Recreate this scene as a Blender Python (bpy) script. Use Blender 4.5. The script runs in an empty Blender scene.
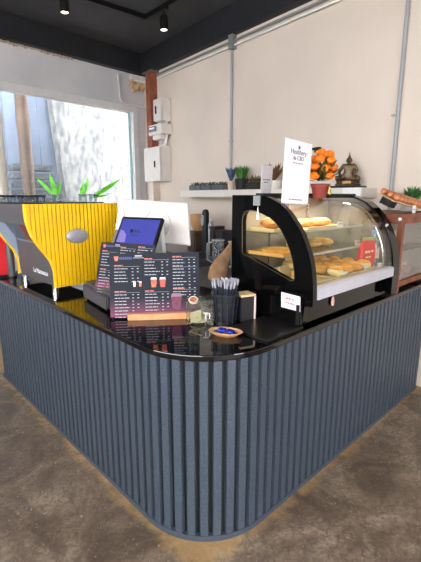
import bpy, bmesh, math, random
from mathutils import Vector, Matrix
random.seed(7)
R = math.radians
sc = bpy.context.scene
COL = sc.collection

# ------------------------------------------------------------------ camera
FPX, PITCH, H, AX = 400.0, R(12.0), 1.55, R(46.4)
CAM = Vector((0, 0, H))
def w2f(v):      # camera-yaw frame -> world (x along the right arm of the bar, y along the left arm)
    return Vector((v[0]*math.sin(AX)+v[1]*math.cos(AX), -v[0]*math.cos(AX)+v[1]*math.sin(AX), v[2]))
RT = w2f((1, 0, 0)); FW = w2f((0, math.cos(PITCH), -math.sin(PITCH))); UP = RT.cross(FW)
def ray(x, y): return FW + RT*((x-210.5)/FPX) - UP*((y-281)/FPX)
def onz(x, y, z): d = ray(x, y); return CAM + d*((z-H)/d.z)
def onx(x, y, v): d = ray(x, y); return CAM + d*(v/d.x)
def ony(x, y, v): d = ray(x, y); return CAM + d*(v/d.y)
def onp(x, y, pt, n, off=0.0):
    d = ray(x, y); return CAM + d*(((pt-CAM).dot(n)-off)/d.dot(n))
cd = bpy.data.cameras.new('camera'); cam = bpy.data.objects.new('camera', cd); COL.objects.link(cam)
cd.sensor_fit = 'HORIZONTAL'; cd.sensor_width = 36; cd.lens = FPX*36/421; cd.clip_start = 0.02
m3 = Matrix((RT, UP, -FW)).transposed()
cam.matrix_world = Matrix.Translation(CAM) @ m3.to_4x4()
sc.camera = cam
sc.cycles.transparent_max_bounces = 24; sc.cycles.max_bounces = 12
sc.view_settings.view_transform = 'Standard'; sc.view_settings.look = 'None'
sc.view_settings.exposure = 0.0; sc.view_settings.gamma = 1.0; sc.view_settings.use_curve_mapping = False

# ------------------------------------------------------------------ materials
def lin(c):
    return tuple(((v/255.0)/12.92 if v/255.0 <= .04045 else ((v/255.0+.055)/1.055)**2.4) for v in c)
MATS = {}
def mat(name, rgb, rough=.5, metal=0, noise=0.04, scale=12, bump=0, spec=.5, alpha=None, emit=None, es=0, trans=0, coat=0, rgb2=None, stretch=None):
    if name in MATS: return MATS[name]
    m = bpy.data.materials.new(name); m.use_nodes = True; nt = m.node_tree; b = nt.nodes['Principled BSDF']
    c = lin(rgb)
    b.inputs['Roughness'].default_value = rough; b.inputs['Metallic'].default_value = metal
    b.inputs['Specular IOR Level'].default_value = spec; b.inputs['Coat Weight'].default_value = coat
    b.inputs['Transmission Weight'].default_value = trans
    tc = nt.nodes.new('ShaderNodeTexCoord'); nz = nt.nodes.new('ShaderNodeTexNoise'); nz.inputs['Scale'].default_value = scale; nz.inputs['Detail'].default_value = 6
    src = tc.outputs['Object']
    if stretch:
        mp = nt.nodes.new('ShaderNodeMapping'); mp.inputs['Scale'].default_value = stretch; nt.links.new(src, mp.inputs['Vector']); src = mp.outputs['Vector']
    nt.links.new(src, nz.inputs['Vector'])
    rp = nt.nodes.new('ShaderNodeValToRGB'); nt.links.new(nz.outputs['Fac'], rp.inputs['Fac'])
    c2 = lin(rgb2) if rgb2 else tuple(v*(1-noise) for v in c)
    c1 = c if rgb2 else tuple(min(1, v*(1+noise)) for v in c)
    rp.color_ramp.elements[0].position = .35; rp.color_ramp.elements[1].position = .65
    rp.color_ramp.elements[0].color = (*c2, 1); rp.color_ramp.elements[1].color = (*c1, 1)
    nt.links.new(rp.outputs['Color'], b.inputs['Base Color'])
    if bump:
        bp = nt.nodes.new('ShaderNodeBump'); bp.inputs['Strength'].default_value = bump; bp.inputs['Distance'].default_value = .01
        nt.links.new(nz.outputs['Fac'], bp.inputs['Height']); nt.links.new(bp.outputs['Normal'], b.inputs['Normal'])
    if emit:
        b.inputs['Emission Color'].default_value = (*lin(emit), 1); b.inputs['Emission Strength'].default_value = es
    MATS[name] = m; return m
def glass(name, tint=(255, 255, 255), gloss=.06, rough=0.02, haze=0.0, hazecol=(220, 225, 230)):
    if name in MATS: return MATS[name]
    m = bpy.data.materials.new(name); m.use_nodes = True; nt = m.node_tree; nt.nodes.clear()
    o = nt.nodes.new('ShaderNodeOutputMaterial'); t = nt.nodes.new('ShaderNodeBsdfTransparent'); t.inputs['Color'].default_value = (*lin(tint), 1)
    g = nt.nodes.new('ShaderNodeBsdfGlossy'); g.inputs['Roughness'].default_value = rough
    lw = nt.nodes.new('ShaderNodeLayerWeight'); lw.inputs['Blend'].default_value = .5
    fr = nt.nodes.new('ShaderNodeMath'); fr.operation = 'POWER'; fr.inputs[1].default_value = 5; nt.links.new(lw.outputs['Facing'], fr.inputs[0])
    ad = nt.nodes.new('ShaderNodeMath'); ad.operation = 'MULTIPLY_ADD'; ad.inputs[1].default_value = .8; ad.inputs[2].default_value = gloss*.6; ad.use_clamp = True
    mx = nt.nodes.new('ShaderNodeMixShader'); nt.links.new(fr.outputs[0], ad.inputs[0]); nt.links.new(ad.outputs[0], mx.inputs[0])
    nt.links.new(t.outputs[0], mx.inputs[1]); nt.links.new(g.outputs[0], mx.inputs[2])
    last = mx.outputs[0]
    if haze:
        df = nt.nodes.new('ShaderNodeBsdfDiffuse'); df.inputs['Color'].default_value = (*lin(hazecol), 1)
        nz = nt.nodes.new('ShaderNodeTexNoise'); nz.inputs['Scale'].default_value = 3; mu = nt.nodes.new('ShaderNodeMath'); mu.operation = 'MULTIPLY'; mu.inputs[1].default_value = haze*2
        nt.links.new(nz.outputs['Fac'], mu.inputs[0])
        m2 = nt.nodes.new('ShaderNodeMixShader'); nt.links.new(mu.outputs[0], m2.inputs[0])
        nt.links.new(last, m2.inputs[1]); nt.links.new(df.outputs[0], m2.inputs[2]); last = m2.outputs[0]
    nt.links.new(last, o.inputs['Surface']); MATS[name] = m; return m

# ------------------------------------------------------------------ mesh helper
class MB:
    def __init__(s): s.bm = bmesh.new()
    def _x(s, vs, M):
        if M is not None: bmesh.ops.transform(s.bm, matrix=M, verts=vs)
    def box(s, c, d, M=None, bev=0.0):
        r = bmesh.ops.create_cube(s.bm, size=1); vs = r['verts']
        for v in vs: v.co = Vector((v.co.x*d[0]+c[0], v.co.y*d[1]+c[1], v.co.z*d[2]+c[2]))
        if bev:
            es = list({e for v in vs for e in v.link_edges})
            q = bmesh.ops.bevel(s.bm, geom=es, offset=bev, segments=2, affect='EDGES'); vs = list({v for f in q['faces'] for v in f.verts} | {v for v in vs if v.is_valid})
        s._x(vs, M); return s
    def quad(s, pts):
        vs = [s.bm.verts.new(Vector(p)) for p in pts]; s.bm.faces.new(vs); return s
    def tube(s, path, r, seg=8, M=None, caps=True):
        path = [Vector(p) for p in path]; n = len(path); rs = r if isinstance(r, (list, tuple)) else [r]*n
        rings = []; a = None
        for i, p in enumerate(path):
            t = (path[min(i+1, n-1)]-path[max(i-1, 0)]).normalized()
            if a is None: a = t.orthogonal().normalized()
            a = (a - t*a.dot(t)).normalized(); b = t.cross(a)
            rings.append([s.bm.verts.new(p+(a*math.cos(k*2*math.pi/seg)+b*math.sin(k*2*math.pi/seg))*rs[i]) for k in range(seg)])
        for i in range(n-1):
            for k in range(seg):
                s.bm.faces.new((rings[i][k], rings[i][(k+1) % seg], rings[i+1][(k+1) % seg], rings[i+1][k]))
        if caps: s.bm.faces.new(list(reversed(rings[0]))); s.bm.faces.new(rings[-1])
        s._x([v for g in rings for v in g], M); return s
    def lathe(s, prof, c=(0, 0, 0), seg=20, M=None, sx=1, sy=1):
        rings = []
        for (r, z) in prof:
            if r < 1e-6: rings.append([s.bm.verts.new((c[0], c[1], c[2]+z))])
            else: rings.append([s.bm.verts.new((c[0]+sx*r*math.cos(k*2*math.pi/seg), c[1]+sy*r*math.sin(k*2*math.pi/seg), c[2]+z)) for k in range(seg)])
        for A, B in zip(rings, rings[1:]):
            for k in range(seg):
                k2 = (k+1) % seg
                if len(A) == 1 and len(B) > 1: s.bm.faces.new((A[0], B[k2], B[k]))
                elif len(B) == 1 and len(A) > 1: s.bm.faces.new((A[k], A[k2], B[0]))
                elif len(A) > 1: s.bm.faces.new((A[k], A[k2], B[k2], B[k]))
        s._x([v for g in rings for v in g], M); return s
    def ball(s, c, r, sc3=(1, 1, 1), sub=2, jit=0, M=None):
        q = bmesh.ops.create_icosphere(s.bm, subdivisions=sub, radius=r)
        for v in q['verts']:
            k = 1+random.uniform(-jit, jit); v.co = Vector((v.co.x*sc3[0]*k+c[0], v.co.y*sc3[1]*k+c[1], v.co.z*sc3[2]*k+c[2]))
        s._x(q['verts'], M); return s
    def prism(s, pts, z0, z1, M=None):     # polygon in local xy, extruded in z (may be concave)
        lo = [s.bm.verts.new((p[0], p[1], z0)) for p in pts]; hi = [s.bm.verts.new((p[0], p[1], z1)) for p in pts]
        n = len(pts)
        s.bm.faces.new(list(reversed(lo))); s.bm.faces.new(hi)
        for i in range(n): s.bm.faces.new((lo[i], lo[(i+1) % n], hi[(i+1) % n], hi[i]))
        s._x(lo+hi, M); return s
    def ring(s, outer, inner, z0, z1, M=None):   # same number of points
        n = len(outer); L = []
        for pts, z in ((outer, z0), (outer, z1), (inner, z1), (inner, z0)): L.append([s.bm.verts.new((p[0], p[1], z)) for p in pts])
        for a in range(4):
            A, B = L[a], L[(a+1) % 4]
            for i in range(n): s.bm.faces.new((A[i], A[(i+1) % n], B[(i+1) % n], B[i]))
        s._x([v for g in L for v in g], M); return s
    def leaf(s, base, d, length, width, bend=.3, up=Vector((0, 0, 1)), seg=5):
        d = Vector(d).normalized(); side = d.cross(up)
        side = side.normalized() if side.length > 1e-3 else Vector((1, 0, 0))
        nrm = side.cross(d); p = Vector(base); rows = []
        for i in range(seg+1):
            t = i/seg; w = width*math.sin(math.pi*min(.98, t*.9+.08))
            rows.append((s.bm.verts.new(p-side*w/2), s.bm.verts.new(p-nrm*w*.15), s.bm.verts.new(p+side*w/2)))
            dd = (d - up*bend*t).normalized(); p = p + dd*length/seg
        for a, b in zip(rows, rows[1:]):
            s.bm.faces.new((a[0], a[1], b[1], b[0])); s.bm.faces.new((a[1], a[2], b[2], b[1]))
        return s
    def text(s, string, size, M, ext=.0005, align='CENTER'):
        cu = bpy.data.curves.new('t', 'FONT'); cu.body = string; cu.size = size; cu.extrude = ext; cu.align_x = align; cu.resolution_u = 3
        o = bpy.data.objects.new('t', cu); COL.objects.link(o); dg = bpy.context.evaluated_depsgraph_get()
        me = bpy.data.meshes.new_from_object(o.evaluated_get(dg)); me.transform(M); s.bm.from_mesh(me)
        bpy.data.objects.remove(o); bpy.data.meshes.remove(me); bpy.data.curves.remove(cu); return s
    def build(s, name, m, parent=None, smooth=False, local=False, label=None):
        bm = s.bm
        bmesh.ops.recalc_face_normals(bm, faces=bm.faces)
        if parent is not None and not local:
            bmesh.ops.transform(bm, matrix=WM[parent.name].inverted(), verts=bm.verts)
        me = bpy.data.meshes.new(name); bm.to_mesh(me); bm.free()
        if smooth:
            for p in me.polygons: p.use_smooth = True
            me.set_sharp_from_angle(angle=R(40))
        me.materials.append(m)
        o = bpy.data.objects.new(name, me); COL.objects.link(o)
        if parent is not None: o.parent = parent; WM[o.name] = WM[parent.name]
        else: WM[o.name] = Matrix.Identity(4)
        if label: o['label'] = label
        return o
WM = {}
def thing(name, label, cat, loc=(0, 0, 0), rz=0, group=None, M=None):
    o = bpy.data.objects.new(name, None); COL.objects.link(o)
    o.empty_display_size = .05
    mm = M if M is not None else Matrix.Translation(Vector(loc)) @ Matrix.Rotation(rz, 4, 'Z')
    o.matrix_world = mm; WM[o.name] = mm.copy()
    o['label'] = label; o['category'] = cat
    if group: o['group'] = group
    return o
def tag(o, label, cat, group=None):
    o['label'] = label; o['category'] = cat
    if group: o['group'] = group
    return o
def stru(o): o['kind'] = 'structure'; return o
def dup(root, loc=None, rz=None, label=None, M=None, scale=None):
    def cp(o, par):
        c = o.copy(); COL.objects.link(c)
        if par is not None: c.parent = par
        for ch in list(o.children): cp(ch, c)
        return c
    c = cp(root, None)
    if M is not None: c.matrix_world = M
    else:
        c.location = loc
        if rz is not None: c.rotation_euler = (0, 0, rz)
    if scale: c.scale = (scale,)*3
    if label: c['label'] = label
    return c
def frame(o, u, v):      # matrix from origin and two in-plane axes; z is u x v
    u = Vector(u).normalized(); v = Vector(v); v = (v-u*v.dot(u)).normalized(); n = u.cross(v)
    M = Matrix((u, v, n)).transposed().to_4x4(); M.translation = Vector(o); return M

def scrib(b, M, w, h, n):      # illegible small print: n word-like dashes centred on the origin of M
    r = random.Random(n*7+1); x = -w/2; k = w/n
    for i in range(n):
        ww = k*r.uniform(.55, .85); b.box((x+ww/2, h/2, 0), (ww, h, .0008), M); x += k
    return b
# ------------------------------------------------------------------ palette
m_black = mat('black_plastic', (16, 16, 18), .4, spec=.3)
m_gloss = mat('black_gloss_panel', (7, 7, 8), .1, spec=.25)
m_stone = mat('black_polished_stone', (12, 11, 12), .05, noise=.4, scale=60, spec=.6)
m_clad = mat('blue_grey_slats', (60, 70, 82), .5, noise=.28, scale=140, bump=.15)
m_white = mat('white_paint', (228, 228, 226), .5)
m_whiteplastic = mat('white_plastic', (214, 207, 200), .4)
m_paper = mat('white_paper', (236, 234, 240), .6, noise=.02)
m_ink = mat('grey_ink', (95, 95, 110), .7)
m_steel = mat('galvanised_steel', (150, 155, 155), .4, .6)
m_chrome = mat('chrome', (210, 210, 210), .15, 1)
m_dark = mat('dark_grey_metal', (78, 77, 80), .42, .1)
m_yellow = mat('yellow_ribbed_metal', (244, 196, 14), .42, noise=.05)
m_wood = mat('brown_wood', (150, 84, 52), .5, rgb2=(108, 56, 34), scale=9, stretch=(1, 1, .15))
m_lightwood = mat('light_orange_wood', (222, 156, 108), .5, noise=.1, scale=20)
m_greypipe = mat('grey_conduit', (150, 152, 155), .5)
m_ceil = mat('black_ceiling_paint', (60, 60, 64), .75, noise=.15, scale=4, bump=.2)
m_beam = mat('black_beam_paint', (27, 28, 33), .6, noise=.15, scale=5, bump=.1)

# ------------------------------------------------------------------ room shell
CORNER = onz(147, 75, 3.303); CORNER.z = 0
CORNER = Vector((3.764, 5.421, 0))
RD = Vector((0.087, 0.996, 0)).normalized()          # along wall_right, away from the viewer
WD = Vector((0.999, 0.052, 0)).normalized()          # along wall_back (with the window)
NR = Vector((RD.y, -RD.x, 0)); NW = Vector((-WD.y, WD.x, 0))   # outward normals
def R_(x, y, off=0.0): return onp(x, y, CORNER, NR, off)
def W_(x, y, off=0.0): return onp(x, y, CORNER, NW, off)
CEIL = 3.57
# wall_right plaster
def wall_mat(name, a, b2, rust=False):
    m = mat(name, a, .85, rgb2=b2, scale=1.6, bump=.25); return m
m_wr = wall_mat('beige_plaster', (213, 199, 186), (206, 192, 179))
m_ww = wall_mat('pale_plaster', (212, 210, 212), (190, 190, 194))
MR = frame(CORNER, -RD, (0, 0, 1))     # local x toward viewer, y up
b = MB(); b.prism([(-.3, 0), (8.2, 0), (8.2, CEIL+.1), (-.3, CEIL+.1)], -.15, 0, MR @ Matrix.Scale(1, 4)); 
# normal of MR: (-RD) x z ; make sure the slab lies outside
def slab(b, M, pts, out, thick):
    n = (M.to_3x3() @ Vector((0, 0, 1)))
    s = 1 if n.dot(out) > 0 else -1
    b.prism(pts, 0, s*thick, M)
b.bm.free(); b = MB(); slab(b, MR, [(-.3, 0), (8.2, 0), (8.2, CEIL+.1), (-.3, CEIL+.1)], NR, .15); stru(b.build('wall_right', m_wr))
# wall_back with window opening
MW = frame(CORNER, -WD, (0, 0, 1))
def wl(p): q = MW.inverted() @ p; return (q.x, q.y)
wtr = wl(W_(133.5, 112)); WX0 = wtr[0]; WTOP = wtr[1]+.02; WBOT = 1.02; WX1 = 3.1
XL = 6.4
b = MB(); ow = [(-.2, 0), (XL, 0), (XL, CEIL+.1), (-.2, CEIL+.1)]; iw = [(WX0, WBOT), (WX1, WBOT), (WX1, WTOP), (WX0, WTOP)]
nw = (MW.to_3x3() @ Vector((0, 0, 1))).dot(NW); sg = 1 if nw > 0 else -1
b.ring(ow, iw, 0, sg*.16, MW); stru(b.build('wall_back', m_ww))
# window frame + sill + pane
fw = .055
win = stru(MB().ring([(WX0-.05, WBOT-.05), (WX1+.05, WBOT-.05), (WX1+.05, WTOP+.05), (WX0-.05, WTOP+.05)],
    [(WX0+.03, WBOT+.03), (WX1-.03, WBOT+.03), (WX1-.03, WTOP-.03), (WX0+.03, WTOP-.03)], -sg*.03, sg*.1, MW).build('window_1', mat('window_frame_paint', (208, 206, 205), .5)))
MB().prism([(WX0+.02, WBOT+.02), (WX1-.02, WBOT+.02), (WX1-.02, WTOP-.02), (WX0+.02, WTOP-.02)], sg*.05, sg*.056, MW).build('window_pane', glass('window_glass', (246, 248, 248), .05, haze=.06, hazecol=(225, 238, 245)), win)
MB().box((WX0+.045, (WBOT+WTOP)/2, sg*.052), (.03, WTOP-WBOT-.06, .014), MW).build('glass_edge', mat('teal_glass_edge', (150, 190, 188), .3), win)
# unseen left and front walls, openings shaped to balance daylight on wall and bar
Mlw = frame((-2.6, -2.7, 0), (0, 1, 0), (0, 0, 1))
stru(MB().ring([(0, 0), (8.2, 0), (8.2, CEIL), (0, CEIL)], [(.3, 1.5), (6.0, 1.5), (6.0, 3.4), (.3, 3.4)], -.07, .07, Mlw).build('wall_left', m_ww))
Mfw = frame((-2.6, -2.7, 0), (1, 0, 0), (0, 0, 1))
stru(MB().ring([(0, 0), (6.0, 0), (6.0, CEIL), (0, CEIL)], [(1.7, .02), (4.0, .02), (4.0, 2.3), (1.7, 2.3)], -.07, .07, Mfw).build('wall_front', m_ww))
def floor_mat():
    m = bpy.data.materials.new('stained_concrete'); m.use_nodes = True; nt = m.node_tree; b = nt.nodes['Principled BSDF']; L = nt.links.new
    tc = nt.nodes.new('ShaderNodeTexCoord')
    def nz(sc_, det, dist=0):
        n = nt.nodes.new('ShaderNodeTexNoise'); n.inputs['Scale'].default_value = sc_; n.inputs['Detail'].default_value = det; n.inputs['Distortion'].default_value = dist; L(tc.outputs['Object'], n.inputs['Vector']); return n
    def ramp(src, els):
        r = nt.nodes.new('ShaderNodeValToRGB'); L(src, r.inputs['Fac'])
        r.color_ramp.elements[0].position = els[0][0]; r.color_ramp.elements[0].color = (*els[0][1], 1)
        r.color_ramp.elements[1].position = els[-1][0]; r.color_ramp.elements[1].color = (*els[-1][1], 1)
        for p, c in els[1:-1]: e = r.color_ramp.elements.new(p); e.color = (*c, 1)
        return r
    def mixc(f, a, b_):
        n = nt.nodes.new('ShaderNodeMix'); n.data_type = 'RGBA'; L(f, n.inputs['Factor']); L(a, n.inputs['A']); 
        if isinstance(b_, tuple): n.inputs['B'].default_value = (*b_, 1)
        else: L(b_, n.inputs['B'])
        return n
    def mth(op, a, b_=None, clamp=False):
        n = nt.nodes.new('ShaderNodeMath'); n.operation = op; n.use_clamp = clamp
        for i, v in enumerate((a, b_)):
            if v is None: continue
            if isinstance(v, (int, float)): n.inputs[i].default_value = v
            else: L(v, n.inputs[i])
        return n.outputs[0]
    n1 = nz(2.6, 15, 1.2); n1.inputs['Roughness'].default_value = .72; base = ramp(n1.outputs['Fac'], [(.36, lin((84, 70, 57))), (.5, lin((116, 100, 84))), (.62, lin((150, 134, 116)))])
    n2 = nz(22, 14, 2.0); r2 = ramp(n2.outputs['Fac'], [(.42, (0, 0, 0)), (.62, (1, 1, 1))])
    mk = mth('MULTIPLY', r2.outputs['Color'], .6)
    c1 = mixc(mk, base.outputs['Color'], lin((80, 66, 55)))
    n3 = nz(38, 6, 2.5); r3 = ramp(n3.outputs['Fac'], [(.66, (0, 0, 0)), (.70, (1, 1, 1))])
    c2 = mixc(mth('MULTIPLY', r3.outputs['Color'], .75), c1.outputs['Result'], lin((196, 180, 164)))
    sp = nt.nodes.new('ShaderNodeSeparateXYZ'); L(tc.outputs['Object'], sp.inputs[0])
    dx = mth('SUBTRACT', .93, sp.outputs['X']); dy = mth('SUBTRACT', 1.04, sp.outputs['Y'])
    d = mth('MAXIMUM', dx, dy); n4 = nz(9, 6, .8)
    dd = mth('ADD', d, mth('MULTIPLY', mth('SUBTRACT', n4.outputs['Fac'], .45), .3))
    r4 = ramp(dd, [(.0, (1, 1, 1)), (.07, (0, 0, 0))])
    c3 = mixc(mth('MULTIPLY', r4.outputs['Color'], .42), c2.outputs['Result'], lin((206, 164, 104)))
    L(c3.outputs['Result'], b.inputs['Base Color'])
    rr = ramp(n1.outputs['Fac'], [(.35, (.38,)*3), (.65, (.6,)*3)]); L(rr.outputs['Color'], b.inputs['Roughness'])
    bp = nt.nodes.new('ShaderNodeBump'); bp.inputs['Strength'].default_value = .35; bp.inputs['Distance'].default_value = .01; L(n2.outputs['Fac'], bp.inputs['Height']); L(bp.outputs['Normal'], b.inputs['Normal'])
    return m
m_floor = floor_mat()
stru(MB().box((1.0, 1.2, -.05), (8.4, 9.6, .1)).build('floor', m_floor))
stru(MB().box((.8, 1.4, CEIL+.06), (7.0, 8.4, .12)).build('ceiling', m_ceil))
def beam(name, M, s0, s1, z0, out, off):
    n = (M.to_3x3() @ Vector((0, 0, 1))); s = 1 if n.dot(out) > 0 else -1
    b = MB(); b.prism([(s0, z0), (s1, z0), (s1, CEIL), (s0, CEIL)], -s*off, 0, M); return stru(b.build(name, m_beam))
beam('trim_1', MR, 0, 8.1, 3.29, NR, .10)
beam('trim_2', MW, 0.0, XL, 3.30, NW, .10)
# crumbling plaster line below the beam on the window wall
b = MB()
for i in range(60):
    t = 1.15+i*.025; b.ball(MW @ Vector((t, 3.29+random.uniform(-.012, .008), -sg*.01)), .018, (1.3, 1, .8), 1, .3)
stru(b.build('trim_3', mat('crumbled_plaster', (176, 160, 146), .95, noise=.4, scale=60)))
# red-brown pillar in the corner
pl = MB(); pz = 1.75
pc = R_(152, 110, .06); pc.z = 0; zsp = 2.2
pil = thing('steel_column', 'rust brown steel column in the corner behind the white electric boxes', 'column', (pc.x, pc.y, 0))
Mp = Matrix.Translation(pc) @ Matrix.Rotation(math.atan2(RD.y, RD.x)-math.pi/2, 4, 'Z')
MB().box((0, 0, (3.29+zsp)/2), (.11, .13, 3.29-zsp), Mp).build('shaft', mat('rust_brown_paint', (140, 78, 56), .6, noise=.25, scale=9), pil)
MB().box((0, 0, zsp/2), (.11, .13, zsp), Mp).build('painted_base', m_wr, pil, label='plaster coloured lower half of the column')
MB().box((0, 0, 3.275), (.15, .24, .025), Mp).build('cap_plate', mat('grey_plate', (120, 105, 98), .6), pil)

# ------------------------------------------------------------------ outside the window
OY = 7.0
m_metal = mat('pale_blue_sheet', (134, 146, 168), .5, noise=.08, scale=2)
m_rough = mat('peeling_white_plaster', (164, 162, 160), .9, rgb2=(104, 108, 112), scale=13, bump=1.5, stretch=(1.2, 1, .5))
sheet = MB(); xs = 0.2
a0 = ony(58, 100, OY); a1 = ony(80, 200, OY)
n = 70
for i in range(n):      # corrugated sheet fence
    x0 = -1.2+i*(a1.x+1.2)/n; w = (a1.x+1.2)/n
    sheet.box((x0+w/2, OY-.02-(.02 if i % 4 < 2 else 0), 2.2), (w, .02, 4.4))
tag(sheet.build('metal_fence', m_metal), 'pale blue corrugated sheet wall outside the window, left of the rough plaster', 'fence')
b = MB(); b.prism([(a0.x+.02, 0), (9, 0), (9, 4.6), (a0.x-.35, 4.6)], 0, .2, frame((0, OY-.08, 0), (1, 0, 0), (0, 0, 1)))
bmesh.ops.subdivide_edges(b.bm, edges=b.bm.edges, cuts=1)
tag(b.build('outer_wall', m_rough), 'rough white peeling plaster wall in daylight outside the window', 'wall')
stru(MB().box((2.5, 6.4, -.06), (12, 2.2, .1)).build('ground', mat('alley_concrete', (190, 188, 184), .9)))
def pole(px0, py0, px1, py1, y, r, m, label):
    p = ony(px0, py0, y); q = ony(px1, py1, y); d = (q-p)/(q.z-p.z)
    A = p+d*(0-p.z); B = p+d*(3.9-p.z)
    A.x = B.x = (p.x+q.x)/2
    t = thing('bamboo_pole', label, 'pole', A)
    N = 24; MB().tube([A.lerp(B, i/N) for i in range(N+1)], [r*(1.12 if i % 4 == 0 else 1) for i in range(N+1)], 12).build('cane', m, t, True)
pole(21, 100, 29, 190, 6.25, .085, mat('brown_bamboo', (122, 100, 86), .6, noise=.15, scale=6), 'thick brown bamboo pole outside the window, crossing its left half')
pole(-1, 150, 4, 195, 6.3, .07, mat('pale_bamboo', (176, 160, 144), .6, noise=.1), 'pale beige pole outside at the far left edge of the window')
zst = .0
pA = ony(12, 200, 6.5); pB = ony(66, 200, 6.5); wdt = pB.x-pA.x
zt = ony(30, 163, 6.5).z
nb = 16; hh = (zt)/nb
for i in range(nb):
    k = 1-.35*max(0, (i-nb+5))/5
    w = wdt*(1 if i < nb-5 else k); cx = pA.x+wdt/2+random.uniform(-.05, .05) - (wdt-w)*.25
    pos = ['lowest', ''][0] if i == 0 else ('topmost' if i == nb-1 else '')
    o = MB().box((cx, 6.62, hh*(i+.5)), (w, .3, hh*.72), bev=.01).build('grey_slab', mat('grey_slab', (104, 110, 118), .8, noise=.2, scale=5))
    g = 'grey slabs stacked outside the window'
    if i == nb-1: tag(o, 'topmost grey slab of the stack outside the window', 'slab', g)
    elif i == nb-2: tag(o, 'second slab from the top of the grey stack outside', 'slab', g)
    elif i == nb-3: tag(o, 'third slab from the top of the grey stack outside', 'slab', g)
    else: tag(o, 'lower grey slab inside the stack outside the window, under the top three', 'slab', g)
# ------------------------------------------------------------------ wall services
def onwall_pts(pts, off): return [R_(x, y, off) for x, y in pts]
# conduit thing builder
def conduit(name, label, pts, r, m, clips=()):
    base = Vector(pts[0]); t = thing(name, label, 'conduit', base)
    MB().tube(pts, r, 8).build('pipe', m, t, True)
    for c in clips:
        MB().box(c, (.03, .05, .012)).build('clip', m_steel, t)
    return t
pc0 = R_(406, 0, .02); 
zc = R_(391, 190, .02)
conduit('electrical_conduit', 'grey vertical conduit on the wall right of the shelf end', [Vector((zc.x, zc.y, .9)), Vector((zc.x, zc.y, 3.2))], .017, m_greypipe, [R_(395, 115, .035)])
q1 = R_(232, 44, .02)
c2 = conduit('electrical_conduit', 'grey vertical conduit dropping from the junction box to the shelf', [Vector((q1.x, q1.y, 1.66)), Vector((q1.x, q1.y, 3.17))], .016, m_greypipe, [R_(231, 141, .035)])
MB().box(R_(232.5, 41.5, .035), (.07, .07, .16)).build('junction_box', m_steel, c2)
e0 = R_(157, 77, .03); e1 = CORNER-NR*.03-RD*7; 
zz = 3.235
conduit('electrical_conduit', 'long horizontal conduit running under the black beam on the right wall', [Vector((e0.x, e0.y, zz)), Vector((e1.x, e1.y, zz))], .013, mat('dark_grey_pipe', (128, 128, 128), .5))
conduit('electrical_cable', 'thin white cable along the right wall just under the long conduit', [Vector((e0.x, e0.y, zz-.05)), Vector((e1.x, e1.y, zz-.05))], .009, m_white)
m_pvc = mat('white_pvc', (214, 212, 214), .45)
wp = [W_(118, 74, .03), W_(120, 98, .03), W_(123, 103, .03), W_(133, 105.5, .03), W_(146, 107.5, .03)]
conduit('pvc_conduit', 'white bent conduit on the wall above the window corner', wp, .016, m_pvc)
# insulation foam
b = MB(); ff = thing('foam_patch', 'torn yellowish foam patch hanging under the beam beside the column', 'foam', W_(138, 84, .03))
for i in range(46):
    q = W_(random.uniform(131, 145), random.uniform(77, 90), .04); b.ball(q, random.uniform(.02, .05), (1, .5, 1), 1, .3)
b.build('foam', mat('foam_yellow', (222, 196, 160), .95, rgb2=(190, 140, 84), scale=14), ff)
b = MB(); b.box(W_(138, 79, .05), (.3, .06, .09), bev=.02); b.build('torn_edge', mat('white_flake', (225, 222, 218), .9), ff)
# boxes: front face rectangle (px) standing off the wall
def wallbox(name, label, x0, x1, y0, y1, dep, m, mh, extra):
    A = R_(x1, y0, dep); B = R_(x0, y1, dep)
    s0 = (CORNER-A).dot(RD); s1 = (CORNER-B).dot(RD)    # distances toward viewer
    zt, zb = A.z, B.z
    hw = abs(s0-s1)/2; mid = (s0+s1)/2
    c = CORNER-RD*mid-NR*(dep/2); c.z = (zt+zb)/2
    M = Matrix.Translation(c) @ Matrix.Rotation(math.atan2(RD.y, RD.x)-math.pi/2, 4, 'Z')   # local -x into room, y along the wall
    t = thing(name, label, 'electric box', M=M)
    hz = (zt-zb)/2
    MB().box((.01, 0, 0), (dep-.02, 2*hw, 2*hz), bev=.008).build('body', m, t, local=True)
    return t, hw, hz, dep
t, hw, hz, dp = wallbox('electric_box', 'upper white electric box near the corner column', 153.5, 161, 97, 122, .16, m_whiteplastic, None, 0)
MB().box((-dp/2+.004, 0, 0), (.012, 2*hw-.01, 2*hz-.01), bev=.004).build('door', m_whiteplastic, t, local=True)
MB().box((-dp/2-.006, hw*.3, 0), (.01, .03, .1)).build('latch', m_black, t, local=True)
t, hw, hz, dp = wallbox('electric_box', 'large lower white electric cabinet with black handle', 144.8, 160, 145.5, 182, .18, m_whiteplastic, None, 0)
MB().box((-dp/2+.004, 0, 0), (.012, 2*hw-.01, 2*hz-.01), bev=.004).build('door', m_whiteplastic, t, local=True)
MB().box((-dp/2-.006, -hw*.35, 0), (.012, .03, .09), bev=.003).build('handle', m_black, t, local=True)
t, hw, hz, dp = wallbox('electric_meter', 'white electric meter with small window between the two boxes', 147.3, 160, 122.5, 136, .2, m_whiteplastic, None, 0)
MB().box((-dp/2-.004, hw*.15, hz*.1), (.012, hw*1.0, hz*1.0)).build('meter_window', mat('meter_glass', (120, 125, 140), .15), t, local=True)
MB().box((-dp/2-.012, hw*.15, hz*.2), (.008, hw*.7, hz*.3)).build('dial', m_paper, t, local=True)
MB().box((0, 0, -hz-.03), (.12, 1.2*hw, .07), bev=.01).build('terminal_cover', m_whiteplastic, t, local=True)
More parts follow.
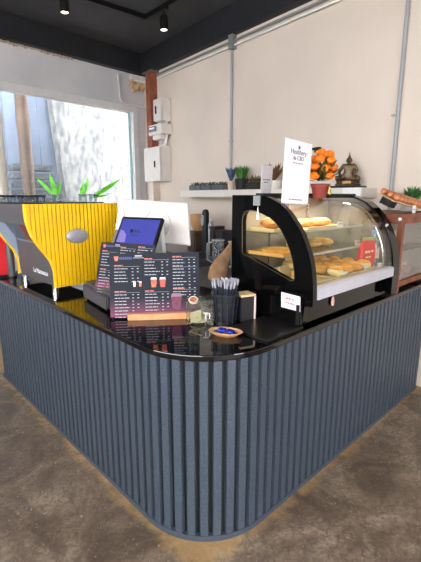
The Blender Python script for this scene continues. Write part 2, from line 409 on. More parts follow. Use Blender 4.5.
for k, (pts, lab) in enumerate([([(164, 121), (164.5, 134), (161.5, 143)], 'left white flexible pipe between the electric boxes'), ([(166.5, 121), (167, 134), (165, 146)], 'right white flexible pipe between the electric boxes')]):
    conduit('flexible_pipe', lab, [R_(x, y, .06) for x, y in pts], .018, m_pvc)
# small white holder and black phone seen above the monitor, on the wall
t = thing('wall_bracket', 'small white and black bracket on the wall just above the monitor', 'bracket', R_(152, 206, .05))
MB().box(R_(151.5, 204, .06), (.06, .1, .14), bev=.01).build('holder', m_whiteplastic, t)
MB().box(R_(153.5, 202, .07), (.03, .05, .2), bev=.01).build('stick', m_black, t)
MB().box(R_(157, 207, .07), (.05, .14, .06), bev=.01).build('base', m_black, t)

# ------------------------------------------------------------------ ceiling track lights
zr = CEIL-.024
t = thing('track_rail', 'black L-shaped lighting track on the dark ceiling', 'lighting track', onz(145, 17, zr))
k0 = onz(145.5, 17.5, zr); k1 = onz(50, -13.6, zr); k2 = onz(190, -8, zr)
def flatbar(b, A, B, w, h):
    d = (B-A); L = d.length; M = frame((A+B)/2, d, (0, 0, 1)); b.box((0, 0, 0), (L+w, h, w), M); return b
b = MB(); flatbar(b, k0, k1, .04, .05); flatbar(b, k0, k2, .04, .05); b.build('rail', m_black, t)
def spot(px, ptop, pbot, z, label):
    A = onz(px, ptop, z); 
    t = thing('track_light', label, 'spotlight', A, group='track spotlights')
    MB().box((0, 0, 0), (.05, .11, .05)).build('adapter', m_black, t, local=True)
    MB().tube([(0, 0, 0), (0, 0, -.1)], .012, 8).build('stem', m_black, t, local=True)
    MB().lathe([(0, -.08), (.04, -.08), (.045, -.1), (.045, -.21), (.038, -.215), (.036, -.2), (0, -.2)], seg=20).build('lamp_head', m_black, t, True, True)
    MB().lathe([(0, -.209), (.034, -.209)], seg=20).build('lamp_lens', mat('lit_lens', (255, 240, 210), .5, emit=(255, 240, 215), es=8), t, local=True)
    ld = bpy.data.lights.new('spot_lamp', 'SPOT'); ld.energy = 12; ld.color = (1, .86, .68); ld.spot_size = R(70); ld.spot_blend = .6; ld.shadow_soft_size = .04
    lo = bpy.data.objects.new('spot_lamp', ld); COL.objects.link(lo); lo.parent = t; lo.location = (0, 0, -.23)
spot(163.5, 8, 32, zr-.03, 'black track spotlight near the corner of the ceiling track')
spot(63, -12, 14, zr-.03, 'black track spotlight at the top left above the window')

# ------------------------------------------------------------------ bar counter
TOP = .915; FX, FY, RC = .935, 1.035, .37; YE, XE = 3.62, 3.32
def outline(off, x_end=XE, y_end=YE, n=14):     # outer edge path, off = inward offset
    r = RC-off; cx, cy = FX+RC, FY+RC
    pts = [(FX+off, y_end-off)]
    for i in range(n+1):
        a = math.pi+ (math.pi/2)*i/n; pts.append((cx+r*math.cos(a), cy+r*math.sin(a)))
    pts.append((x_end, FY+off)); return pts
def Lprism(b, off, z0, z1, inner=1.60, ye=YE, xe=XE):
    p = outline(off, xe, ye)
    p = p + [(xe, inner), (inner, inner), (inner, ye-off)]
    return b.prism(p, z0, z1)
bar = thing('bar_counter', 'long L-shaped bar counter clad in dark blue grey vertical slats with black top', 'counter', (FX+.3, FY+.3, 0))
b = MB(); Lprism(b, .022, 0.0, TOP-.028); b.build('body', mat('dark_groove_board', (16, 19, 23), .7, noise=.1), bar)
b = MB(); Lprism(b, -.004, 0.0, .028); b.build('plinth', m_clad, bar)
b = MB(); Lprism(b, -.022, TOP-.028, TOP)
ct = b.build('countertop', m_stone, bar)
bv = ct.modifiers.new('bev', 'BEVEL'); bv.width = .005; bv.segments = 2; bv.limit_method = 'ANGLE'
# slats
b = MB(); pitch = .060; z0, z1 = .026, TOP-.027
def slat(px, py, nx, ny, first=False):
    tx, ty = -ny, nx
    w0, w1 = .0215, .0175
    P = [(px+tx*s+nx*o, py+ty*s+ny*o) for s, o in ((-w0, -.024), (w0, -.024), (w1, 0), (-w1, 0))]
    b.prism(P, z0, z1)
y = FY+RC+.5*0
L1 = YE-.03-(FY+RC); s = 0; path_len = L1
# walk the outline: left face (downwards in y), arc, right face
total = L1+RC*math.pi/2+(XE-(FX+RC)); s = .02
while s < total-.01:
    if s < L1: slat(FX, YE-.03-s, -1, 0)
    elif s < L1+RC*math.pi/2:
        a = math.pi+(s-L1)/RC; slat(FX+RC+RC*math.cos(a), FY+RC+RC*math.sin(a), math.cos(a), math.sin(a))
    else: slat(FX+RC+(s-L1-RC*math.pi/2), FY, 0, -1)
    s += pitch
b.build('slat_cladding', m_clad, bar)
# ------------------------------------------------------------------ espresso machine
ym = 2.53
sh = [(24, 204), (24.5, 212), (26, 222), (29, 231), (32, 238), (36, 244), (40, 249), (46, 256), (50, 261), (53, 267), (54.5, 273), (55.5, 281), (56, 289.5)]
shr = [(97, 281), (99, 272), (103, 263), (108, 254), (111, 244), (113.5, 234), (115.5, 224), (117, 215), (117.5, 206.5)]
SL = [ony(x, y, ym) for x, y in sh]; SR = [ony(x, y, ym) for x, y in shr]
poly = [(p.x, p.z) for p in SL] + [(p.x, p.z) for p in SR]
zt = 1.502; poly[0] = (poly[0][0], zt); poly[-1] = (poly[-1][0], zt); zb = .965
i0 = len(SL)-1; poly[i0] = (poly[i0][0], zb); poly[i0+1] = (poly[i0+1][0], zb)
mach = thing('espresso_machine', 'espresso machine with yellow ribbed shield-shaped side panel and grey body', 'coffee machine', (1.2, 2.9, TOP))
def xleft(z):
    L = [(p[0], p[1]) for p in poly[:i0+1]]
    for (xa, za), (xb, zb_) in zip(L, L[1:]):
        if zb_ <= z <= za: return xb+(xa-xb)*(z-zb_)/max(1e-6, za-zb_)
    return L[-1][0]
Mxz = frame((0, ym, 0), (1, 0, 0), (0, 0, 1))     # local z -> -y
b = MB(); b.prism(poly, -.03, 0, Mxz)
p1 = b.build('side_panel', m_yellow, mach)
# ribs on the panel
b = MB(); xa, xb = min(p[0] for p in poly), max(p[0] for p in poly); nr = 24; pw = (xb-xa)/nr
def zlow(x):
    zs = [];  P = poly+[poly[0]]
    for (x0, z0_), (x1, z1_) in zip(P, P[1:]):
        if (x0-x)*(x1-x) <= 0 and abs(x1-x0) > 1e-6: zs.append(z0_+(z1_-z0_)*(x-x0)/(x1-x0))
    return min(zs) if zs else zt
for i in range(nr):
    x = xa+pw*(i+.5); l, r = max(x-pw*.34, xa+.001), min(x+pw*.34, xb-.001)
    b.prism([(l, zlow(l)+.002), (r, zlow(r)+.002), (r, zt), (l, zt)], -.002, .012, Mxz)
b.build('rib', m_yellow, p1)
b = MB(); c = ony(78, 236, ym-.02); b.lathe([(0, .004), (.065, .004), (.075, 0), (.078, -.006)], (0, 0, 0), 28, frame((c.x, ym-.016, c.z), (1, 0, 0), (0, 0, 1)) @ Matrix.Diagonal((1, .62, 1, 1)))
b.build('badge', mat('silver_badge', (168, 164, 168), .35, .3, scale=30), p1, True)
yf = 3.22
b = MB(); b.prism(poly, -.02, 0, frame((0, yf, 0), (1, 0, 0), (0, 0, 1))); p2 = b.build('side_panel', m_yellow, mach)
b = MB(); inner = [(xleft(zt-(zt-zb)*i/24)+.012, zt-.004-(zt-zb-.006)*i/24) for i in range(25)]; inner += [(p[0]-.03, p[1]) for p in poly[i0+1:]]
b.prism(inner, 0, .022, frame((0, yf, 0), (1, 0, 0), (0, 0, 1))); b.build('panel_lining', mat('blue_grey_lining', (150, 163, 182), .3), p2)
# body
MB().box((1.17, (ym+yf)/2, 1.465), (.56, yf-ym-.03, .066)).build('top_band', m_dark, mach)
MB().box((1.17, (ym+yf)/2, 1.40), (.50, yf-ym-.05, .07)).build('upper_housing', m_dark, mach)
b = MB(); Mb = frame((0, 0, 0), (1, 0, 0), (0, 0, 1))
b.prism([(1.035, .965), (1.3, .965), (1.36, 1.2), (1.02, 1.24), (1.028, 1.1)], -(yf-.01), -(ym+.03), Mb)
body = b.build('lower_housing', m_dark, mach)
MB().quad([(1.02, ym+.04, 1.242), (1.02, yf-.02, 1.242), (.935, yf-.02, 1.38), (.935, ym+.04, 1.38)]).build('splash_guard', glass('smoked_glass', (190, 195, 200), .12), mach)
MB().box((1.17, (ym+yf)/2, 1.3), (.3, yf-ym-.06, .14)).build('boiler_cover', mat('silver_cover', (130, 134, 140), .3, .6), mach)
b = MB(); b.text('La Marzocco', .05, frame((1.031, 2.80, 1.02), (0, -1, 0), (.0, 0, 1)), .001, 'CENTER'); b.build('lettering', m_paper, body)
for k, (fx, fy) in enumerate(((1.045, 2.60), (1.045, 3.15), (1.29, 2.6), (1.29, 3.15))):
    MB().lathe([(0, .05), (.02, .05), (.02, .008), (.024, .006), (.024, 0), (0, 0)], (fx, fy, TOP), 16).build('foot', m_chrome, mach, True)
MB().box((1.17, (ym+yf)/2, 1.5045), (.5, yf-ym-.08, .008)).build('cup_tray', m_black, mach)
for s_ in (2.75, 3.05):
    MB().tube([(1.33, s_, 1.2), (1.4, s_, 1.16), (1.5, s_, 1.13)], .014, 8).build('group_handle', m_black, mach, True)
# things on the machine
def tumbler(loc, label):
    t = thing('glass_cup', label, 'cup', loc, group='black rimmed cups on the espresso machine')
    MB().lathe([(.022, 0), (.03, .04), (.032, .042), (.028, .002), (0, .002)], seg=20).build('body', glass('cup_glass', (225, 230, 235), .15), t, True, True)
    MB().lathe([(.034, .036), (.036, .047), (0, .05)], seg=20).build('lid', m_black, t, True, True)
    return t
cups = [(3, 198), (9, 199), (16, 203.3), (25, 203.5), (32, 203.8)]
cup0 = tumbler((.93, 3.14, 1.5085), 'black lidded cup on the machine, leftmost of its row')
for i, (x, y_, lb) in enumerate([(.96, 3.03, 'second black lidded cup from the left on the machine'), (.99, 2.90, 'third black lidded cup on the machine, middle of the row'), (1.0, 2.78, 'black lidded cup on the machine, second nearest the yellow panel'), (1.02, 2.66, 'black lidded cup on the machine nearest the yellow panel')]):
    dup(cup0, (x, y_, 1.5085), 0, lb)
m_leaf = mat('bright_green_leaf', (120, 215, 60), .4, rgb2=(74, 160, 40), scale=14)
m_jar = glass('jar_glass', (235, 240, 240), .12)
def jarplant(px, label, leaves):
    c = ony(px, 200, 2.8); c.z = 1.5095
    t = thing('jar_plant', label, 'plant', c)
    MB().lathe([(0, 0), (.03, 0), (.032, .045), (.035, .05), (.03, .05), (.028, .004), (0, .004)], seg=18).build('jar', m_jar, t, True, True)
    MB().lathe([(0, .046), (.03, .046), (.034, .05), (.03, .054), (0, .055)], seg=16).build('jar_cap', m_greypipe, t, True, True)
    b = MB()
    for (tx, ty, w, bend) in leaves:
        T_ = ony(tx, ty, 2.8); d = T_-(c+Vector((0, 0, .03))); b.leaf(c+Vector((0, 0, .03)), d, d.length*1.05, w, bend, up=-FW)
    b.build('foliage', m_leaf, t, True)
jarplant(57, 'green plant in a glass jar on the machine, leftmost of the three', [(37, 179, .026, .45), (50, 175, .034, .0), (60, 182, .03, .15)])
jarplant(83, 'upright bright green plant in a jar on the machine, middle of the three', [(83, 182, .03, 0), (88, 178, .034, .0), (80, 188, .022, 0)])
jarplant(93, 'jar plant with one long leaf leaning right toward the monitor', [(119, 180, .036, .0), (98, 190, .008, .0), (108, 195, .016, .0)])
# red grinder at the far left
c = ony(3, 255, 3.46)
t = thing('red_canister', 'red canister with white lettering at the left end of the bar', 'canister', (c.x-.02, 3.46, TOP))
MB().box((0, 0, .19), (.16, .14, .34), bev=.015).build('body', mat('red_paint', (212, 24, 44), .4), t, local=True)
MB().box((0, 0, .01), (.18, .16, .02)).build('base', m_black, t, local=True)
scrib(MB(), frame((-.081, 0, .1), (0, -1, 0), (0, 0, 1)), .1, .035, 3).build('lettering', m_paper, t, local=True)
c = ony(10, 255, 3.38)
t = thing('steel_post', 'slim dark cylinder standing between the red canister and the coffee machine', 'cylinder', (c.x, 3.38, TOP))
MB().lathe([(0, 0), (.028, 0), (.028, .28), (.02, .3), (0, .3)], seg=18).build('tube', m_dark, t, True, True)
MB().lathe([(0, 0), (.04, 0), (.038, .012), (0, .012)], seg=18).build('foot', m_black, t, True, True)

# ------------------------------------------------------------------ till: drawer, display, monitor
dr = thing('cash_drawer', 'dark grey cash drawer on the bar under the monitor, behind the menu', 'cash drawer', (1.325, 2.10, TOP), R(-8))
MB().box((0, 0, .058), (.48, .46, .1), bev=.02).build('body', mat('charcoal_metal', (70, 68, 72), .4), dr, local=True)
MB().box((0, 0, .004), (.36, .38, .012)).build('base', m_black, dr, local=True)
MB().box((-.242, 0, .05), (.006, .38, .07)).build('drawer_front', mat('charcoal_front', (76, 74, 78), .45), dr, local=True)
def rect(M, x0, y0, x1, y1, z, b=None, t=.0012):
    b = b or MB(); b.box(((x0+x1)/2, (y0+y1)/2, z), (x1-x0, y1-y0, t), M); return b
def yawtilt(BL, yaw, tilt):
    u = Vector((math.cos(yaw), math.sin(yaw), 0)); n = Vector((u.y, -u.x, 0)); v = Vector((0, 0, 1))*math.cos(tilt)-n*math.sin(tilt)
    return frame(BL, u, v)
def rrect(w, h, r, n=5):
    P = []
    for cx, cy, a0 in ((w-r, r, -90), (w-r, h-r, 0), (r, h-r, 90), (r, r, 180)):
        for i in range(n+1): a = R(a0+90*i/n); P.append((cx+r*math.cos(a), cy+r*math.sin(a)))
    return P
# monitor
Mm = yawtilt(Vector((1.369, 2.30, 1.255)), R(-67.2), R(4.7))
mw, mh = .513, .265
mon = thing('monitor', 'large white monitor seen from the back with its sloping white stand', 'monitor', Mm @ Vector((mw/2, 0, 0)))
MB().prism([(.035, .02), (mw-.0, 0), (mw-.025, mh-.01), (.03, mh+.015)], -.022, 0, Mm).build('back_shell', mat('monitor_shell', (204, 197, 191), .45), mon)
bb = mon.children[0]; bv = bb.modifiers.new('bev', 'BEVEL'); bv.width = .01; bv.segments = 3
MB().box((mw/2, mh/2, -.026), (mw-.08, mh-.05, .006), Mm).build('screen', m_gloss, mon)
MB().lathe([(.1, .002), (.098, .008), (.09, .008), (.088, .002)], (0, 0, 0), 30, Mm @ Matrix.Translation((mw*.55, mh*.45, 0))).build('back_ring', MATS['monitor_shell'], mon, True)
cst = Mm @ Vector((mw*.55, .03, .0))
b = MB(); q = Vector((cst.x-.04, cst.y, 1.024))
b.bm.free(); b = MB()
Ms = yawtilt(Vector((0, 0, 0)), R(-67.2), 0); Ms.translation = Vector((cst.x-.05, cst.y-.02, 1.028))
b.prism([(-.11, 0), (.10, 0), (.05, .36), (-.035, .36)], -.02, .02, Ms @ Matrix.Rotation(R(-6), 4, 'X')); b.build('stand', mat('white_stand', (236, 236, 236), .35), mon)
MB().box((cst.x-.05, cst.y-.02, 1.028), (.16, .22, .014), bev=.005).build('base', m_whiteplastic, mon)
# customer display
Md = yawtilt(Vector((.991, 1.724, 1.319-1.55))*1.24+Vector((0, 0, 1.55)), R(-74.5), R(29.8)); dw, dh = .31, .187
disp = thing('customer_display', 'tilted black framed tablet with a blue screen in front of the monitor', 'display', Md @ Vector((dw/2, 0, 0)))
MB().prism(rrect(dw, dh, .008), -.018, 0, Md).build('bezel', m_black, disp)
def screen_mat():
    m = bpy.data.materials.new('lit_blue_screen'); m.use_nodes = True; nt = m.node_tree; b = nt.nodes['Principled BSDF']
    b.inputs['Base Color'].default_value = (.02, .02, .05, 1); b.inputs['Roughness'].default_value = .12
    b.inputs['Emission Color'].default_value = (*lin((66, 72, 172)), 1); b.inputs['Emission Strength'].default_value = 1.0
    return m
scr = rect(Md, .014, .016, dw-.014, dh-.014, .001).build('screen', screen_mat(), disp)
m_pale = mat('screen_pale', (60, 50, 90), .3, emit=(132, 126, 190), es=1.0)
b = MB(); b.prism([(.018, .02), (.085, .02), (.075, .07), (.05, .095), (.02, .1)], .0016, .0022, Md); b.build('screen_shape', m_pale, scr)
m_dkink = mat('dark_screen_ink', (18, 18, 50), .4)
b = MB(); b.lathe([(0, .0), (.012, .0)], (0, 0, .0028), 16, Md @ Matrix.Translation((.11, .095, 0))); b.text('POS', .028, Md @ Matrix.Translation((.15, .085, .0022))); scrib(b, Md @ Matrix.Translation((.145, .068, .0022)), .06, .005, 3); b.build('lettering', m_dkink, scr)
b = MB(); b.box((dw/2, dh*.35, -.05), (.06, .02, .08), Md); b.build('arm', m_black, disp)
ft = Md @ Vector((dw/2, dh*.35, -.07)); MB().tube([ft, (ft.x+.02, ft.y, 1.035)], .016, 10).build('pole', m_black, disp, True)

# ------------------------------------------------------------------ menus
def board_mat():
    m = bpy.data.materials.new('menu_print'); m.use_nodes = True; nt = m.node_tree; b = nt.nodes['Principled BSDF']; L = nt.links.new
    tc = nt.nodes.new('ShaderNodeTexCoord'); sp = nt.nodes.new('ShaderNodeSeparateXYZ'); L(tc.outputs['Generated'], sp.inputs[0])
    nz = nt.nodes.new('ShaderNodeTexNoise'); nz.inputs['Scale'].default_value = 7; L(tc.outputs['Object'], nz.inputs['Vector'])
    ad = nt.nodes.new('ShaderNodeMath'); ad.operation = 'MULTIPLY_ADD'; ad.inputs[1].default_value = .12; L(nz.outputs['Fac'], ad.inputs[0]); L(sp.outputs['Z'], ad.inputs[2])
    r = nt.nodes.new('ShaderNodeValToRGB'); L(ad.outputs[0], r.inputs['Fac'])
    r.color_ramp.elements[0].position = .05; r.color_ramp.elements[0].color = (*lin((138, 66, 96)), 1)
    r.color_ramp.elements[1].position = .36; r.color_ramp.elements[1].color = (*lin((30, 34, 45)), 1)
    e = r.color_ramp.elements.new(.2); e.color = (*lin((82, 52, 72)), 1)
    L(r.outputs['Color'], b.inputs['Base Color']); b.inputs['Roughness'].default_value = .55; b.inputs['Specular IOR Level'].default_value = .2; return m
m_menu = board_mat(); m_txt = mat('menu_white_print', (176, 178, 188), .6); m_head = mat('menu_orange_print', (214, 120, 100), .6)
m_drink = mat('menu_drink_print', (214, 120, 90), .6, rgb2=(170, 70, 60), scale=60); m_cream = mat('menu_cream_print', (240, 226, 212), .6); m_bluep = mat('menu_blue_print', (70, 80, 150), .6)
m_rose = mat('menu_rose_print', (128, 62, 88), .6, rgb2=(90, 44, 64), scale=50)
rnd = random.Random(3)
def words(b, M, x0, x1, y, h):
    x = x0; end = x0+(x1-x0)*rnd.uniform(.6, 1)
    while x < end:
        w = rnd.uniform(.012, .024); rect(M, x, y, min(x+w, end), y+h, .0028, b, .0008); x += w+.0035
def menu(M, w, h, root):
    b = MB(); b.prism([(0, 0), (w, 0), (w, h), (0, h)], -.003, .002, M); bd = b.build('board', m_menu, root)
    tx, hd = MB(), MB()
    cols = [(.05, .33, [(.80, 5), (.39, 8)]), (.385, .66, [(.90, 5), (.39, 8)]), (.70, .965, [(.93, 3), (.78, 7), (.42, 2)])]
    for cx0, cx1, blocks in cols:
        X0, X1 = cx0*w, cx1*w
        for top, n in blocks:
            y = top*h; words(hd, M, X0, X0+(X1-X0)*.5, y, .005); rect(M, X0, y-.004, X1, y-.003, .0028, tx, .0006)
            for k in range(n):
                y -= .0168; words(tx, M, X0, X0+(X1-X0)*.62, y, .0036)
                rect(M, X1-.041, y, X1-.032, y+.0036, .0028, tx, .0008)
                if k % 3 != 2 or n < 4: rect(M, X1-.014, y, X1-.005, y+.0036, .0028, tx, .0008)
    rect(M, .28*w, .945*h, .36*w, .965*h, .0028, tx, .0008); rect(M, .26*w, .92*h, .38*w, .928*h, .0028, tx, .0008)
    tx.build('lettering', m_txt, bd); hd.build('heading_lettering', m_head, bd)
    b = MB(); b.prism([(.06*w, .88*h), (.09*w, .88*h), (.10*w, .95*h), (.05*w, .95*h)], .002, .0035, M); b.build('logo', m_head, bd)
    b = MB()
    for k in range(7): rect(M, (.11+k*.02)*w, .90*h, (.124+k*.02)*w, .94*h, .0028, b, .0008)
    b.build('logo_lettering', m_bluep, bd)
    def cup(cx, cy, cw, ch, m1, m2):
        b = MB(); b.prism([(cx-cw*.36, cy), (cx+cw*.36, cy), (cx+cw*.5, cy+ch*.8), (cx-cw*.5, cy+ch*.8)], .0022, .0036, M); o = b.build('printed_cup', m1, bd)
        b = MB(); b.prism([(cx-cw*.5, cy+ch*.8), (cx+cw*.5, cy+ch*.8), (cx+cw*.42, cy+ch), (cx-cw*.42, cy+ch)], .0022, .004, M); b.build('printed_foam', m2, o)
    cup(.27*w, .47*h, .03*w, .09*h, m_cream, m_txt); cup(.335*w, .47*h, .03*w, .08*h, m_drink, m_cream)
    cup(.485*w, .455*h, .068*w, .155*h, m_drink, m_cream); cup(.585*w, .455*h, .068*w, .155*h, mat('menu_red_drink', (186, 84, 72), .6), m_cream)
    cup(.735*w, .09*h, .12*w, .26*h, m_rose, mat('menu_rose_foam', (150, 110, 130), .6))
    b = MB(); b.lathe([(0, .0), (.055*w, 0)], (0, 0, .004), 24, M @ Matrix.Translation((.925*w, .235*h, 0)) @ Matrix.Diagonal((1, .85, 1, 1))); o = b.build('printed_bowl', m_cream, bd)
    b = MB(); b.lathe([(0, .0), (.04*w, 0)], (0, 0, .0046), 24, M @ Matrix.Translation((.925*w, .245*h, 0)) @ Matrix.Diagonal((1, .75, 1, 1))); b.build('printed_soup', m_drink, o)
M1 = yawtilt(Vector((1.007, 1.817, .928)), R(-37.5), R(13.3)); W1, H1 = .471, .335
mt = thing('menu_board', 'large dark menu board with drinks and prices on a wooden foot, in front', 'menu', M1 @ Vector((W1/2, 0, 0)))
menu(M1, W1, H1, mt)
Mf = M1.copy(); b = MB(); u1 = Vector((math.cos(R(-37.5)), math.sin(R(-37.5)), 0))
Mf2 = frame(M1 @ Vector((0, 0, 0)), u1, (0, 0, 1)); Mf2.translation.z = TOP
b.prism([(.10, -.022), (.42, -.022), (.42, .028), (.10, .028)], 0, .001, frame((0, 0, 0), (1, 0, 0), (0, 1, 0))); b.bm.free()
MB().box((.255, .016, .004), (.33, .032, .05), Mf2, bev=.003).build('wooden_foot', m_lightwood, mt)
M2 = yawtilt(Vector((1.087, 2.118, 1.034)), R(-68), R(17)); W2, H2 = .375, .262
mt2 = thing('menu_board', 'second dark menu board standing edge-on behind the front menu and below the display', 'menu', M2 @ Vector((.2, 0, 0)))
menu(M2, W2, H2, mt2)
# ------------------------------------------------------------------ small things on the bar
# clear tip box
c = Vector((1.315, 1.46, TOP))
t = thing('clear_box', 'clear acrylic box with folded notes beside the menu, printed with white letters', 'box', c, R(-42))
m_acr = glass('acrylic', (240, 242, 236), .12, haze=.03, hazecol=(225, 222, 205))
bw, bd_, bh = .14, .09, .13
b = MB(); x_, y_ = bw/2, bd_/2
for q in ([(-x_, -y_), (x_, -y_)], [(x_, -y_), (x_, y_)], [(x_, y_), (-x_, y_)], [(-x_, y_), (-x_, -y_)]): b.quad([(*q[0], .001), (*q[1], .001), (*q[1], bh), (*q[0], bh)])
b.quad([(-x_, -y_, .001), (x_, -y_, .001), (x_, y_, .001), (-x_, y_, .001)])
b.build('box_wall', m_acr, t, local=True)
b = MB()
for k in range(7): b.box((random.uniform(-.03, .03), random.uniform(-.02, .02), .012+k*.008), (.06, .045, .003), Matrix.Rotation(random.uniform(-.5, .5), 4, 'X') @ Matrix.Rotation(random.uniform(-.4, .4), 4, 'Y'))
b.build('folded_note', mat('pale_green_paper', (226, 214, 178), .7, rgb2=(196, 186, 146), scale=30), t, local=True)
MB().text('TI', .045, frame((.035, -bd_/2-.003, .035), (1, 0, 0), (0, 0, 1)), .001).build('lettering', m_paper, t, local=True)
# straw cup
c = onz(226, 323, TOP); c = Vector((1.42, 1.385, TOP))
t = thing('straw_basket', 'black perforated plastic basket holding wrapped straws', 'basket', c)
m_bask = mat('dark_blue_black_plastic', (18, 23, 32), .38)
r0, r1, hb = .053, .067, .155
b = MB(); b.lathe([(0, 0), (r0, 0), (r0, .012)], seg=24); 
for z in (.006, .055, .1, .148):
    rr_ = r0+(r1-r0)*z/hb; b.lathe([(rr_, z-.007), (rr_+.004, z-.007), (rr_+.004, z+.007), (rr_-.0, z+.007), (rr_, z-.007)], seg=24)
for k in range(12):
    a = k*math.pi/6; A = (r0+.002); B = r1+.002
    b.tube([(A*math.cos(a), A*math.sin(a), .0), (B*math.cos(a), B*math.sin(a), hb)], .006, 6)
b.build('basket', m_bask, t, True, True)
b = MB(); b.lathe([(0, .004), (r0-.003, .004), (r1-.004, hb-.01)], seg=24); b.build('liner', mat('dark_liner', (20, 24, 32), .5), t, True, True)
m_straw = mat('black_straw', (44, 48, 62), .35); m_wrap = mat('clear_wrapper', (160, 158, 168), .35)
rs = random.Random(5)
for k in range(46):
    a = rs.uniform(0, 2*math.pi); q = math.sqrt(rs.random())
    bx_, by_ = .035*q*math.cos(a), .035*q*math.sin(a); L = rs.uniform(.2, .222); sp_ = 2.1
    A = Vector((c.x+bx_, c.y+by_, TOP+.01)); B = Vector((c.x+bx_*sp_, c.y+by_*sp_, TOP+L))
    lab = 'black drinking straw in clear wrapper standing in the black basket'
    if k == 0:
        s0 = thing('drinking_straw', lab, 'straw', A, group='wrapped straws in the black basket', M=Matrix.Translation(A) @ (B-A).to_track_quat('Z', 'Y').to_matrix().to_4x4())
        MB().tube([(0, 0, 0), (0, 0, .2)], .0036, 6).build('tube', m_straw, s0, True, True)
        MB().tube([(0, 0, .180), (0, 0, .195), (.001, 0, .205), (0, .001, .213)], [.0038, .005, .0056, .003], 6).build('wrapper', m_wrap, s0, True, True)
    else: dup(s0, M=Matrix.Translation(A) @ (B-A).to_track_quat('Z', 'Y').to_matrix().to_4x4())
# saucer with sweets
c = onz(225.5, 335, TOP)
Msa = Matrix.Translation(c) @ Matrix.Rotation(R(-62), 4, 'Z')
t = thing('oval_saucer', 'oval tan saucer with two blue wrapped sweets at the counter corner', 'saucer', c)
MB().lathe([(0, .003), (.03, .001), (.036, 0), (.052, .014), (.058, .02), (.056, .022), (.034, .008), (0, .007)], (0, 0, 0), 32, Msa @ Matrix.Diagonal((1.42, .92, 1, 1))).build('dish', mat('tan_dish', (226, 178, 132), .35, rgb2=(206, 150, 104), scale=20), t, True)
m_candy = mat('blue_foil', (30, 60, 190), .22, .3, rgb2=(16, 28, 110), scale=60)
for (dx, dy, rz, lb) in ((-.02, .004, .3, 'blue wrapped sweet at the left side of the oval saucer'), (.026, -.004, -.4, 'blue wrapped sweet at the right side of the oval saucer')):
    p = Msa @ Vector((dx*1, dy, .008)); cd_ = thing('wrapped_sweet', lb, 'sweet', p, R(-62)+rz, group='blue sweets on the saucer')
    MB().ball((0, 0, .013), .022, (1.15, .8, .6), 2, .1).build('wrapper', m_candy, cd_, True, True)
    MB().ball((-.005, .002, .0225), .006, (1.2, 1, .3), 1).build('print', m_paper, cd_, True, True)
    for s_ in (-1, 1):
        b = MB(); b.prism([(0, -.003), (s_*.013, -.01), (s_*.013, .01), (0, .003)], -.001, .001, Matrix.Translation((s_*.022, 0, .011)))
        b.build('twist_end', m_candy, cd_, local=True)
# napkin box
c = Vector((1.515, 1.335, TOP))
t = thing('card_box', 'small black box with cream top and pale pink edge, behind the straw basket', 'box', c, R(-20))
MB().box((0, 0, .068), (.085, .085, .134), bev=.004).build('body', mat('black_card', (16, 12, 16), .6), t, local=True)
MB().box((0, 0, .139), (.088, .088, .01), bev=.003).build('lid', mat('cream_top', (226, 196, 150), .6), t, local=True)
b = MB(); b.box((.038, -.0435, .068), (.010, .002, .128)); b.build('edge_strip', mat('pale_pink', (226, 196, 190), .5), t, local=True)
# black tray
Mt = thing('black_tray', 'flat black board lying on the counter in front of the display case end', 'board', (1.45, 1.24, TOP))
b = MB(); b.prism([(1.335, 1.04), (1.62, 1.035), (1.62, 1.29), (1.62, 1.47), (1.56, 1.48)], TOP, TOP+.012); 
b.bm.free(); MB().box((1.478, 1.165, TOP+.006), (.28, .25, .012), bev=.002).build('plate', mat('satin_black', (24, 22, 22), .3), Mt)

